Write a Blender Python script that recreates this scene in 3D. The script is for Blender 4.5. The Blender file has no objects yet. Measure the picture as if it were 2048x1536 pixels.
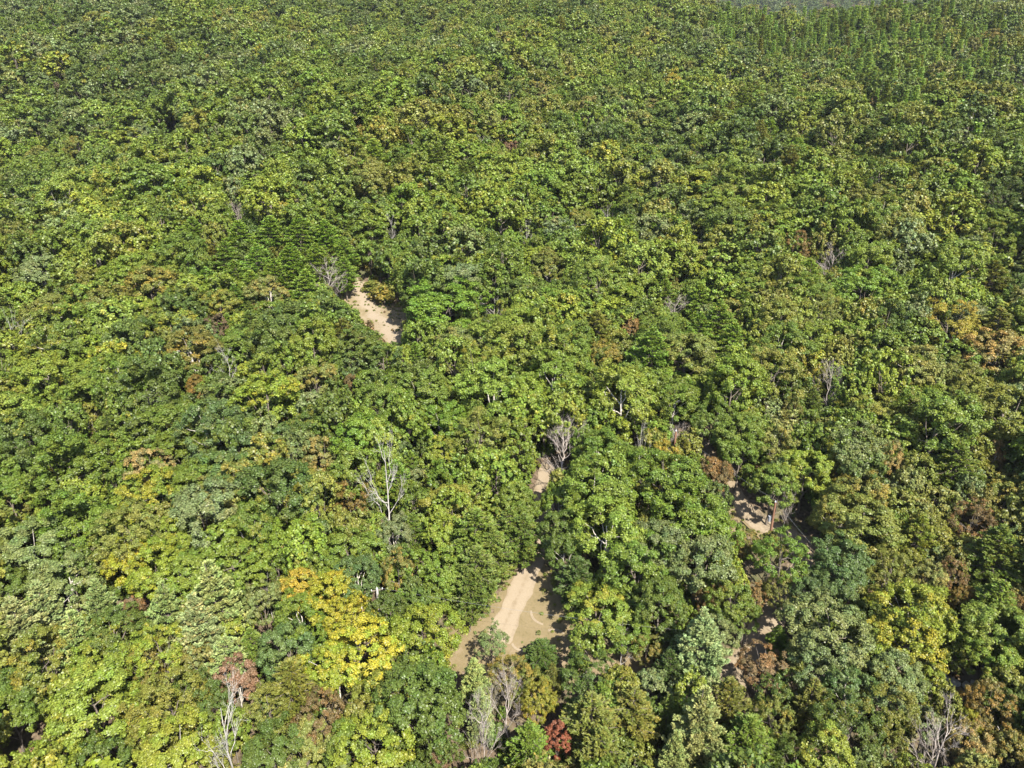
import bpy, math, random
import numpy as np
from mathutils import Vector, Matrix

# ------------------------------------------------------------------ camera, world, sun, exposure
W_PX, H_PX = 2048.0, 1536.0            # the photograph's pixel grid
F_PX = 1422.0                          # focal length in those pixels
PITCH = math.radians(22.0)
CAM = np.array([0.0, 0.0, 78.0])
SUN_DIR = np.array([0.48, -0.88, 0.0]); SUN_DIR /= np.linalg.norm(SUN_DIR)
SUN_ELEV = math.radians(49.0)
SUN_VEC = np.array([SUN_DIR[0]*math.cos(SUN_ELEV), SUN_DIR[1]*math.cos(SUN_ELEV), math.sin(SUN_ELEV)])

scene = bpy.context.scene
COL = scene.collection
cam_data = bpy.data.cameras.new("camera")
cam_data.sensor_width = 36.0
cam_data.lens = 36.0*F_PX/W_PX
cam_data.clip_start = 0.5
cam_data.clip_end = 12000.0
cam = bpy.data.objects.new("camera", cam_data)
cam.location = CAM.tolist()
cam.rotation_euler = (math.radians(90.0)-PITCH, 0.0, 0.0)
COL.objects.link(cam)
scene.camera = cam

world = bpy.data.worlds.new("World")
scene.world = world
world.use_nodes = True
wn = world.node_tree.nodes; wl = world.node_tree.links
sky = wn.new("ShaderNodeTexSky")
sky.sky_type = 'NISHITA'
sky.sun_disc = False
sky.sun_elevation = SUN_ELEV
sky.sun_rotation = math.atan2(SUN_DIR[0], SUN_DIR[1])
sky.air_density = 1.0; sky.dust_density = 1.0; sky.ozone_density = 1.0
bg = wn.get("Background") or wn.new("ShaderNodeBackground")
bg.inputs["Strength"].default_value = 0.105
wl.new(sky.outputs[0], bg.inputs["Color"])
out = wn.get("World Output") or wn.new("ShaderNodeOutputWorld")
wl.new(bg.outputs[0], out.inputs["Surface"])

sun_data = bpy.data.lights.new("sun", 'SUN')
sun_data.energy = 5.0
sun_data.angle = math.radians(0.5)
sun_data.color = (1.0, 0.95, 0.86)
sun = bpy.data.objects.new("sun", sun_data)
sun.rotation_euler = Vector(SUN_VEC.tolist()).to_track_quat('Z', 'Y').to_euler()
sun.location = (150, -80, 300)
COL.objects.link(sun)

vs = scene.view_settings
vs.view_transform = 'Standard'; vs.look = 'None'; vs.gamma = 1.0
vs.use_curve_mapping = False
vs.exposure = 1.7
cy = scene.cycles
cy.max_bounces = 5; cy.diffuse_bounces = 3; cy.glossy_bounces = 2; cy.transmission_bounces = 3
cy.volume_bounces = 0; cy.transparent_max_bounces = 4
cy.caustics_reflective = False; cy.caustics_refractive = False

rng = np.random.default_rng(20)
random.seed(20)

# ------------------------------------------------------------------ helpers: terrain height, pixels to places
FWD = np.array([0.0, math.cos(PITCH), -math.sin(PITCH)])
UPV = np.array([0.0, math.sin(PITCH), math.cos(PITCH)])
RGT = np.array([1.0, 0.0, 0.0])
SLOPE = math.tan(math.radians(15.4))

def sstep(a, b, x):
    t = np.clip((x-a)/(b-a), 0.0, 1.0)
    return t*t*(3-2*t)

def terrain_h(x, y):
    x = np.asarray(x, float); y = np.asarray(y, float)
    yy = np.where(y < 0, y*0.5, y)
    und = (1.5+0.8*sstep(110, 180, y))*(1-0.75*sstep(330, 390, y)*sstep(60, 140, x))*(2.0*np.sin(x/31.0+0.7)*np.sin(y/47.0+0.4) + 1.6*np.sin((x*0.6+y)/38.0+2.0)
           + 1.3*np.sin((x-0.5*y)/26.0+1.0))*sstep(60, 200, y) + 0.35*np.sin(x/11.0)*np.sin(y/13.0+1.3)
    # main hillside, a crest on its right half, higher ground going on at its left
    yc = 380.0 + 0.11*np.abs(x-150.0)
    base = SLOPE*np.minimum(yy, yc)
    over = np.maximum(y-yc, 0.0)
    right = sstep(30, 150, x)
    left_on = SLOPE*np.minimum(over, 330.0)*1.0
    right_on = -60.0*sstep(0, 380, over)
    base = base + left_on*(1-right) + right_on*right
    far = 520.0*sstep(620, 2200, y)*(0.85+0.15*np.sin(x/340.0+1.0)) + 12*np.sin(x/120.0+y/200.0)*sstep(650, 1000, y)
    return base + und + far*right + far*(1-right)

def project(p):
    d = np.asarray(p, float)-CAM
    z = d @ FWD
    return (W_PX/2 + F_PX*(d @ RGT)/z, H_PX/2 - F_PX*(d @ UPV)/z, z)

def ray_dir(px, py):
    d = FWD + RGT*(px-W_PX/2)/F_PX - UPV*(py-H_PX/2)/F_PX
    return d                                           # unit depth

def at(px, py, hc=0.0):
    """The place where the view through a pixel of the photograph meets the level hc metres above the ground."""
    d = ray_dir(px, py)
    a = 20.0
    step = 4.0
    while a < 4000:
        p = CAM + d*a
        if p[2] < float(terrain_h(p[0], p[1]))+hc:
            break
        a += step
    lo, hi = a-step, a
    for _ in range(30):
        m = 0.5*(lo+hi)
        p = CAM + d*m
        if p[2] < float(terrain_h(p[0], p[1]))+hc: hi = m
        else: lo = m
    return CAM + d*hi, hi

def tag(o, label=None, cat=None, group=None, kind=None):
    if label: o['label'] = label
    if cat: o['category'] = cat
    if group: o['group'] = group
    if kind: o['kind'] = kind
    return o

def mesh_from(name, verts, faces_idx, face_n, mats, mat_idx=None, tint=None, smooth=False):
    """verts (n,3); faces_idx flat loop indices; face_n loops per face (int or array)."""
    me = bpy.data.meshes.new(name)
    verts = np.asarray(verts, np.float32)
    faces_idx = np.asarray(faces_idx, np.int32)
    if np.isscalar(face_n):
        nf = len(faces_idx)//face_n
        tot = np.full(nf, face_n, np.int32)
    else:
        tot = np.asarray(face_n, np.int32); nf = len(tot)
    start = np.concatenate([[0], np.cumsum(tot)[:-1]]).astype(np.int32)
    me.vertices.add(len(verts)); me.vertices.foreach_set("co", verts.ravel())
    me.loops.add(len(faces_idx)); me.loops.foreach_set("vertex_index", faces_idx)
    me.polygons.add(nf)
    me.polygons.foreach_set("loop_start", start)
    me.polygons.foreach_set("loop_total", tot)
    if mat_idx is not None:
        me.polygons.foreach_set("material_index", np.asarray(mat_idx, np.int32))
    if smooth:
        me.polygons.foreach_set("use_smooth", np.ones(nf, bool))
    for m in mats: me.materials.append(m)
    if tint is not None:
        a = me.attributes.new("tint", 'FLOAT_COLOR', 'POINT')
        t4 = np.ones((len(verts), 4), np.float32); t4[:, :3] = tint
        a.data.foreach_set("color", t4.ravel())
    me.update(calc_edges=True)
    me.validate()
    return me

def new_obj(name, mesh, parent=None):
    o = bpy.data.objects.new(name, mesh)
    COL.objects.link(o)
    if parent: o.parent = parent
    return o

# ------------------------------------------------------------------ materials
def nodes_of(mat):
    mat.use_nodes = True
    nt = mat.node_tree
    nt.nodes.clear()
    return nt, nt.nodes, nt.links

def math_node(nt, op, a, b=None, clamp=False):
    n = nt.nodes.new("ShaderNodeMath"); n.operation = op; n.use_clamp = clamp
    for i, v in enumerate((a, b)):
        if v is None: continue
        if isinstance(v, (int, float)): n.inputs[i].default_value = v
        else: nt.links.new(v, n.inputs[i])
    return n.outputs[0]

def mixc(nt, fac, a, b, mode='MIX'):
    n = nt.nodes.new("ShaderNodeMix"); n.data_type = 'RGBA'; n.blend_type = mode
    n.clamp_result = False
    for sock, v in ((n.inputs[0], fac), (n.inputs[6], a), (n.inputs[7], b)):
        if isinstance(v, (int, float)): sock.default_value = v
        elif isinstance(v, tuple): sock.default_value = (*v, 1.0)
        else: nt.links.new(v, sock)
    return n.outputs[2]

def leaf_material(name, source, trans=0.24, rough=0.46):
    mat = bpy.data.materials.new(name)
    nt, N, L = nodes_of(mat)
    if source == 'object':
        oi = N.new("ShaderNodeObjectInfo"); col = oi.outputs["Color"]; turn = oi.outputs["Alpha"]
    else:
        a1 = N.new("ShaderNodeAttribute"); a1.attribute_type = 'INSTANCER'; a1.attribute_name = "tree_color"
        a2 = N.new("ShaderNodeAttribute"); a2.attribute_type = 'INSTANCER'; a2.attribute_name = "turn"
        col = a1.outputs["Color"]; turn = a2.outputs["Fac"]
    t = N.new("ShaderNodeAttribute"); t.attribute_name = "tint"
    sep = N.new("ShaderNodeSeparateColor"); L.new(t.outputs["Color"], sep.inputs[0])
    clump, leaf = sep.outputs[0], sep.outputs[1]
    warm = mixc(nt, 1.0, col, (1.16, 1.04, 0.85), 'MULTIPLY')
    cool = mixc(nt, 1.0, col, (0.80, 1.02, 0.86), 'MULTIPLY')
    c1 = mixc(nt, clump, cool, warm)
    aut = mixc(nt, 1.0, mixc(nt, 1.0, col, (1.2, 1.0, 0.9), 'MULTIPLY'), (0.055, 0.032, 0.0), 'ADD')
    f = math_node(nt, 'SUBTRACT', math_node(nt, 'ADD', clump, turn), 1.0)
    f = math_node(nt, 'MULTIPLY', f, 5.0, True)
    f = math_node(nt, 'MULTIPLY', f, math_node(nt, 'ADD', 0.4, math_node(nt, 'MULTIPLY', leaf, 0.6)))
    c2 = mixc(nt, f, c1, aut)
    v = math_node(nt, 'ADD', 0.62, math_node(nt, 'MULTIPLY', leaf, 0.76))
    comb = N.new("ShaderNodeCombineColor")
    for i in range(3): L.new(v, comb.inputs[i])
    c3 = mixc(nt, 1.0, c2, comb.outputs[0], 'MULTIPLY')
    p = N.new("ShaderNodeBsdfPrincipled")
    p.inputs["Roughness"].default_value = rough
    p.inputs["Specular IOR Level"].default_value = 0.33
    L.new(c3, p.inputs["Base Color"])
    tr = N.new("ShaderNodeBsdfTranslucent")
    L.new(mixc(nt, 1.0, c3, (1.25, 1.15, 0.6), 'MULTIPLY'), tr.inputs["Color"])
    ms = N.new("ShaderNodeMixShader"); ms.inputs[0].default_value = trans
    L.new(p.outputs[0], ms.inputs[1]); L.new(tr.outputs[0], ms.inputs[2])
    o = N.new("ShaderNodeOutputMaterial"); L.new(ms.outputs[0], o.inputs[0])
    return mat

def noise_mat(name, stops, scale=4.0, rough=0.9, detail=6.0, coord='Object', bump=0.0, stretch=None):
    mat = bpy.data.materials.new(name)
    nt, N, L = nodes_of(mat)
    tc = N.new("ShaderNodeTexCoord")
    src = tc.outputs[coord]
    if stretch:
        mp = N.new("ShaderNodeMapping"); mp.inputs["Scale"].default_value = stretch
        L.new(src, mp.inputs[0]); src = mp.outputs[0]
    nz = N.new("ShaderNodeTexNoise"); nz.inputs["Scale"].default_value = scale; nz.inputs["Detail"].default_value = detail
    L.new(src, nz.inputs["Vector"])
    r = N.new("ShaderNodeValToRGB")
    els = r.color_ramp.elements
    while len(els) < len(stops): els.new(0.5)
    for e, (pos, c) in zip(els, stops):
        e.position = pos; e.color = (*c, 1.0)
    L.new(nz.outputs["Fac"], r.inputs[0])
    p = N.new("ShaderNodeBsdfPrincipled"); p.inputs["Roughness"].default_value = rough
    p.inputs["Specular IOR Level"].default_value = 0.2
    L.new(r.outputs[0], p.inputs["Base Color"])
    if bump:
        b = N.new("ShaderNodeBump"); b.inputs["Strength"].default_value = bump; b.inputs["Distance"].default_value = 0.1
        L.new(nz.outputs["Fac"], b.inputs["Height"]); L.new(b.outputs[0], p.inputs["Normal"])
    o = N.new("ShaderNodeOutputMaterial"); L.new(p.outputs[0], o.inputs[0])
    return mat

LEAF = leaf_material("leaf_foliage", 'object')
NEEDLE = leaf_material("needle_foliage", 'object', trans=0.28, rough=0.6)
LEAF_I = leaf_material("leaf_foliage_far", 'instancer')
NEEDLE_I = leaf_material("needle_foliage_far", 'instancer', trans=0.28, rough=0.6)
BARK = noise_mat("bark", [(0.3, (0.07, 0.055, 0.042)), (0.7, (0.19, 0.16, 0.13))], 3.0, stretch=(3, 3, 0.6))
PALE_BARK = noise_mat("pale_bark", [(0.35, (0.22, 0.19, 0.15)), (0.6, (0.52, 0.48, 0.42))], 2.5, stretch=(2, 2, 0.7))
DEAD_WOOD = noise_mat("weathered_dead_wood", [(0.3, (0.17, 0.155, 0.135)), (0.65, (0.40, 0.375, 0.34))], 2.0, stretch=(3, 3, 0.5))
GREY_TWIG = noise_mat("grey_twigs", [(0.3, (0.20, 0.165, 0.14)), (0.7, (0.40, 0.35, 0.31))], 2.0)
POLE_WOOD = noise_mat("pole_wood", [(0.3, (0.12, 0.062, 0.038)), (0.7, (0.22, 0.118, 0.072))], 2.0, stretch=(4, 4, 0.4))
POLE_PALE = noise_mat("pale_pole_wood", [(0.3, (0.28, 0.25, 0.22)), (0.7, (0.42, 0.39, 0.35))], 2.0, stretch=(4, 4, 0.4))
METAL = noise_mat("galvanised_metal", [(0.3, (0.20, 0.20, 0.205)), (0.7, (0.28, 0.28, 0.285))], 6.0, rough=0.5)
CERAMIC = noise_mat("pale_insulator", [(0.3, (0.60, 0.60, 0.58)), (0.7, (0.72, 0.72, 0.70))], 6.0, rough=0.35)
WIRE = noise_mat("wire_jacket", [(0.3, (0.13, 0.135, 0.14)), (0.7, (0.18, 0.185, 0.19))], 1.0, rough=0.5)
STONE = noise_mat("pale_stone", [(0.3, (0.36, 0.33, 0.29)), (0.7, (0.66, 0.63, 0.58))], 1.6, bump=0.5)
SHEET = noise_mat("pale_sheet_metal", [(0.3, (0.55, 0.56, 0.58)), (0.7, (0.74, 0.75, 0.76))], 1.2, rough=0.5)

def ground_material():
    mat = bpy.data.materials.new("forest_floor")
    nt, N, L = nodes_of(mat)
    tc = N.new("ShaderNodeTexCoord")
    n1 = N.new("ShaderNodeTexNoise"); n1.inputs["Scale"].default_value = 0.25; n1.inputs["Detail"].default_value = 8
    n2 = N.new("ShaderNodeTexNoise"); n2.inputs["Scale"].default_value = 2.2; n2.inputs["Detail"].default_value = 8
    for n in (n1, n2): L.new(tc.outputs["Object"], n.inputs["Vector"])
    r = N.new("ShaderNodeValToRGB")
    els = r.color_ramp.elements; els.new(0.5)
    for e, (p_, c) in zip(els, [(0.32, (0.05, 0.036, 0.024)), (0.52, (0.095, 0.07, 0.046)), (0.70, (0.15, 0.115, 0.078))]):
        e.position = p_; e.color = (*c, 1)
    L.new(n2.outputs["Fac"], r.inputs[0])
    g = mixc(nt, math_node(nt, 'MULTIPLY', math_node(nt, 'SUBTRACT', n1.outputs["Fac"], 0.5), 5.0, True), r.outputs[0], (0.06, 0.066, 0.028))
    p = N.new("ShaderNodeBsdfPrincipled"); p.inputs["Roughness"].default_value = 0.95; p.inputs["Specular IOR Level"].default_value = 0.1
    L.new(g, p.inputs["Base Color"])
    b = N.new("ShaderNodeBump"); b.inputs["Strength"].default_value = 0.6; b.inputs["Distance"].default_value = 0.15
    L.new(n2.outputs["Fac"], b.inputs["Height"]); L.new(b.outputs[0], p.inputs["Normal"])
    o = N.new("ShaderNodeOutputMaterial"); L.new(p.outputs[0], o.inputs[0])
    return mat

def clearing_material(name, grass_a, grass_b, sand, sand_bias=0.0):
    """Dry grass worn through to sand: the sheet's own «tint» attribute says how worn, noise breaks it up."""
    mat = bpy.data.materials.new(name)
    nt, N, L = nodes_of(mat)
    tc = N.new("ShaderNodeTexCoord")
    n1 = N.new("ShaderNodeTexNoise"); n1.inputs["Scale"].default_value = 0.45; n1.inputs["Detail"].default_value = 10; n1.inputs["Roughness"].default_value = 0.65
    n2 = N.new("ShaderNodeTexNoise"); n2.inputs["Scale"].default_value = 3.5; n2.inputs["Detail"].default_value = 8
    for n in (n1, n2): L.new(tc.outputs["Object"], n.inputs["Vector"])
    t = N.new("ShaderNodeAttribute"); t.attribute_name = "tint"
    sep = N.new("ShaderNodeSeparateColor"); L.new(t.outputs["Color"], sep.inputs[0])
    g = mixc(nt, math_node(nt, 'MULTIPLY', math_node(nt, 'SUBTRACT', n1.outputs["Fac"], 0.35), 3.0, True), grass_a, grass_b)
    g = mixc(nt, math_node(nt, 'MULTIPLY', math_node(nt, 'SUBTRACT', n2.outputs["Fac"], 0.5), 3.0, True), g, mixc(nt, 1.0, g, (0.68, 0.72, 0.62), 'MULTIPLY'))
    f = math_node(nt, 'ADD', sep.outputs[0], math_node(nt, 'MULTIPLY', math_node(nt, 'SUBTRACT', n1.outputs["Fac"], 0.5), 1.6))
    f = math_node(nt, 'ADD', f, math_node(nt, 'MULTIPLY', math_node(nt, 'SUBTRACT', n2.outputs["Fac"], 0.5), 1.3))
    f = math_node(nt, 'MULTIPLY', math_node(nt, 'SUBTRACT', f, 0.35-sand_bias), 2.2, True)
    s = mixc(nt, n2.outputs["Fac"], sand, (sand[0]*0.8, sand[1]*0.78, sand[2]*0.74))
    c = mixc(nt, f, g, s)
    p = N.new("ShaderNodeBsdfPrincipled"); p.inputs["Roughness"].default_value = 0.95; p.inputs["Specular IOR Level"].default_value = 0.1
    L.new(c, p.inputs["Base Color"])
    b = N.new("ShaderNodeBump"); b.inputs["Strength"].default_value = 0.4; b.inputs["Distance"].default_value = 0.08
    L.new(n2.outputs["Fac"], b.inputs["Height"]); L.new(b.outputs[0], p.inputs["Normal"])
    o = N.new("ShaderNodeOutputMaterial"); L.new(p.outputs[0], o.inputs[0])
    return mat

FLOOR = ground_material()
DRY_GRASS = clearing_material("dry_grass", (0.119, 0.094, 0.047), (0.155, 0.119, 0.068), (0.202, 0.155, 0.104))
SANDY = clearing_material("sandy_clearing", (0.139, 0.109, 0.059), (0.168, 0.132, 0.079), (0.218, 0.178, 0.129))
DIRT = clearing_material("packed_dirt", (0.155, 0.119, 0.076), (0.172, 0.135, 0.092), (0.224, 0.182, 0.129), 0.1)

# ------------------------------------------------------------------ the ground
def build_terrain():
    xs = np.concatenate([np.arange(-3200, -420, 120), np.arange(-420, 421, 4), np.arange(540, 3300, 120)])
    ys = np.concatenate([np.arange(-400, -120, 40), np.arange(-120, 721, 4), np.arange(760, 5000, 60)])
    X, Y = np.meshgrid(xs, ys)
    Z = terrain_h(X, Y)
    V = np.stack([X, Y, Z], -1).reshape(-1, 3)
    nx, ny = len(xs), len(ys)
    i = np.arange(nx-1)[None, :] + np.arange(ny-1)[:, None]*nx
    F = np.stack([i, i+1, i+1+nx, i+nx], -1).reshape(-1)
    o = new_obj("terrain", mesh_from("terrain", V, F, 4, [FLOOR], smooth=True))
    tag(o, "wooded hillside ground of leaf litter under the trees", kind='structure')
build_terrain()

def in_poly(pts, poly):
    pts = np.asarray(pts, float); poly = np.asarray(poly, float)
    x, y = pts[..., 0], pts[..., 1]
    c = np.zeros(x.shape, bool)
    j = len(poly)-1
    for i in range(len(poly)):
        xi, yi = poly[i]; xj, yj = poly[j]
        hit = ((yi > y) != (yj > y)) & (x < (xj-xi)*(y-yi)/(yj-yi+1e-12)+xi)
        c ^= hit
        j = i
    return c

def seg_dist(P, line):
    P = np.asarray(P, float); d = np.full(P.shape[:-1], 1e9)
    for a, b in zip(line[:-1], line[1:]):
        a = np.asarray(a); b = np.asarray(b); ab = b-a
        t = np.clip(((P-a) @ ab)/max(ab @ ab, 1e-9), 0, 1)
        d = np.minimum(d, np.linalg.norm(P-(a+t[..., None]*ab), axis=-1))
    return d

def ground_xy(pix):
    return [at(px, py)[0][:2] for px, py in pix]

# visible open ground, traced on the photograph and laid out where it lies on the hillside
CLEAR_UP = ground_xy([(722, 558), (738, 572), (752, 596), (768, 608), (812, 608), (830, 626), (826, 650), (820, 676), (818, 712),
                      (770, 700), (716, 650), (672, 612), (668, 588), (694, 580), (704, 562)])
CLEAR_LOW = ground_xy([(1040, 1120), (1098, 1120), (1120, 1180), (1160, 1240), (1180, 1300), (1150, 1350), (960, 1352), (880, 1330), (880, 1250),
                       (960, 1236), (990, 1200), (1010, 1150)])
VERGE = ground_xy([(1462, 1000), (1500, 1028), (1560, 1040), (1612, 1062), (1650, 1100), (1650, 1160), (1600, 1150), (1560, 1090), (1490, 1070), (1450, 1030)])
TRACK_LOW = ground_xy([(1090, 1290), (1240, 1305), (1360, 1330), (1360, 1368), (1220, 1368), (1080, 1345)])
BANK = ground_xy([(1490, 1255), (1548, 1262), (1545, 1330), (1478, 1362), (1470, 1310)])
ROCKY = ground_xy([(1868, 1338), (1965, 1330), (2060, 1370), (2060, 1395), (1950, 1400), (1880, 1380)])
# lanes: centre lines
DRIVE = ground_xy([(996, 1282), (1012, 1245), (1030, 1205), (1048, 1165), (1066, 1125), (1082, 1060), (1088, 985), (1098, 930)])
LANE = ground_xy([(1385, 868), (1415, 915), (1460, 985), (1515, 1045), (1580, 1075), (1618, 1115), (1598, 1165), (1560, 1215), (1520, 1275), (1490, 1330), (1440, 1390)])
CROSS = ground_xy([(860, 1300), (960, 1305), (1060, 1315), (1160, 1325), (1260, 1335), (1380, 1345)])
UPLANE = ground_xy([(722, 552), (716, 575), (735, 610), (770, 650), (800, 690)])

def patch(name, poly, mat, lift, worn, label, cell=0.5):
    P = np.asarray(poly); lo = P.min(0)-cell; hi = P.max(0)+cell
    xs = np.arange(lo[0], hi[0], cell); ys = np.arange(lo[1], hi[1], cell)
    X, Y = np.meshgrid(xs, ys)
    nx, ny = len(xs), len(ys)
    wob = np.stack([X+0.9*np.sin(Y*1.7+X*0.6), Y+0.9*np.sin(X*1.9+1.0)], -1)
    c = (wob[:-1, :-1]+wob[1:, 1:])/2
    keep = in_poly(c, P)
    Z = terrain_h(X, Y)+lift
    i = np.arange(nx-1)[None, :]+np.arange(ny-1)[:, None]*nx
    F = np.stack([i, i+1, i+1+nx, i+nx], -1)[keep].reshape(-1)
    V = np.stack([X, Y, Z], -1).reshape(-1, 3)
    used, inv = np.unique(F, return_inverse=True)
    V = V[used]
    t = np.zeros((len(V), 3)); t[:, 0] = worn(V)
    o = new_obj(name, mesh_from(name, V, inv, 4, [mat], tint=t, smooth=True))
    return tag(o, label, kind='structure')

def strip(name, line, width, mat, lift, label, worn=0.6, n=None, closed_ends=True):
    pts = [np.asarray(p) for p in line]
    res = []
    for a, b in zip(pts[:-1], pts[1:]):
        k = max(2, int(np.linalg.norm(b-a)/0.6))
        for q in range(k): res.append(a+(b-a)*q/k)
    res.append(pts[-1]); res = np.array(res)
    for _ in range(6):
        s = res.copy(); s[1:-1] = (res[:-2]+res[1:-1]*2+res[2:])/4; res = s
    T = np.gradient(res, axis=0); T /= np.linalg.norm(T, axis=1)[:, None]+1e-9
    Nn = np.stack([-T[:, 1], T[:, 0]], -1)
    cols = np.linspace(-1, 1, 9)
    V = []; t = []
    wv = width*(1+0.10*np.sin(np.arange(len(res))*0.7)+0.06*np.sin(np.arange(len(res))*1.9))
    for c in cols:
        q = res+Nn*(c*wv/2)[:, None]
        V.append(np.stack([q[:, 0], q[:, 1], terrain_h(q[:, 0], q[:, 1])+lift], -1))
        rut = math.exp(-((abs(c)-0.5)/0.38)**2)
        t.append(np.stack([np.full(len(res), worn*(0.35+0.75*rut)), np.zeros(len(res)), np.zeros(len(res))], -1))
    V = np.stack(V, 1).reshape(-1, 3); t = np.stack(t, 1).reshape(-1, 3)
    nr, nc = len(res), len(cols)
    i = np.arange(nc-1)[None, :]+np.arange(nr-1)[:, None]*nc
    F = np.stack([i, i+1, i+1+nc, i+nc], -1).reshape(-1)
    o = new_obj(name, mesh_from(name, V, F, 4, [mat], tint=t, smooth=True))
    return tag(o, label, kind='structure')

patch("clearing", CLEAR_UP, SANDY, 0.05, lambda V: 0.75*np.exp(-(seg_dist(V[:, :2], UPLANE)/2.2)**2)+0.12, "sandy clearing in the upper woods")
patch("clearing", CLEAR_LOW, DRY_GRASS, 0.05, lambda V: 0.10+0.35*np.exp(-(seg_dist(V[:, :2], CROSS)/1.6)**2), "dry grass clearing crossed by the dirt drive")
patch("clearing", VERGE, DRY_GRASS, 0.05, lambda V: 0.35+0*V[:, 0], "dry grass verge round the utility pole")
patch("track_ground", TRACK_LOW, DRY_GRASS, 0.05, lambda V: 0.45+0*V[:, 0], "bare track ground below the grass clearing")
patch("clearing", BANK, SANDY, 0.05, lambda V: 0.3+0*V[:, 0], "bare pinkish soil bank beside the lane")
patch("rocky_ground", ROCKY, DIRT, 0.05, lambda V: 0.5+0*V[:, 0], "pale stony ground showing between the trees")
strip("dirt_drive", DRIVE, 2.9, DIRT, 0.09, "pale packed dirt drive", 0.85)
strip("dirt_lane", LANE, 3.2, DIRT, 0.09, "shaded dirt lane winding through the woods", 0.5)
# worn wheel arcs in the dry grass
for pix in ([(1024, 1288), (1026, 1298), (1038, 1304), (1058, 1304)], [(1096, 1262), (1110, 1258), (1124, 1260), (1128, 1268)],
            [(1062, 1222), (1060, 1235), (1070, 1246), (1086, 1250)], [(992, 1230), (1000, 1231), (1008, 1234)],
            [(948, 1290), (958, 1277), (972, 1270)]):
    strip("wheel_track", ground_xy(pix), 0.27, DIRT, 0.075, "worn pale wheel track curving through the dry grass", 0.6)

# ------------------------------------------------------------------ tree shapes
def tube_mesh(paths, sides=6):
    """paths: list of (points, radii). One joined vertex/face list."""
    V, F, off = [], [], 0
    for pts, rad in paths:
        pts = np.asarray(pts, float); rad = np.asarray(rad, float); n = len(pts)
        T = np.gradient(pts, axis=0); T /= np.linalg.norm(T, axis=1)[:, None]+1e-9
        ref = np.where(np.abs(T[:, 2:3]) > 0.9, np.array([[1.0, 0, 0]]), np.array([[0, 0, 1.0]]))
        A = np.cross(T, ref); A /= np.linalg.norm(A, axis=1)[:, None]+1e-9
        B = np.cross(T, A)
        ang = np.arange(sides)*2*math.pi/sides
        ring = pts[:, None, :]+rad[:, None, None]*(A[:, None, :]*np.cos(ang)[None, :, None]+B[:, None, :]*np.sin(ang)[None, :, None])
        V.append(ring.reshape(-1, 3))
        i = np.arange(n-1)[:, None]*sides+np.arange(sides)[None, :]
        j = np.arange(n-1)[:, None]*sides+(np.arange(sides)[None, :]+1) % sides
        F.append((np.stack([i, j, j+sides, i+sides], -1)+off).reshape(-1))
        off += n*sides
    return np.concatenate(V), np.concatenate(F)

def unit(v):
    return v/(np.linalg.norm(v, axis=-1, keepdims=True)+1e-9)

def cards(P, Nrm, size, aspect, r, axis=None):
    """Folded diamond leaf faces: 4 vertices, one quad each."""
    n = len(P)
    if axis is None:
        axis = r.normal(size=(n, 3))
    t = unit(axis-Nrm*np.sum(axis*Nrm, -1, keepdims=True))
    b = np.cross(Nrm, t)
    s = size[:, None]
    v0 = P-t*s*0.5; v2 = P+t*s*0.5
    lift = Nrm*s*0.10
    v1 = P+b*s*0.5*aspect+lift; v3 = P-b*s*0.5*aspect+lift
    return np.stack([v0, v1, v2, v3], 1).reshape(-1, 3)

def bend_path(p0, p1, n, r, wob):
    t = np.linspace(0, 1, n)[:, None]
    p = p0+(p1-p0)*t
    w = r.normal(size=(n, 3))*wob*np.sin(t*math.pi)
    return p+w

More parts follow.
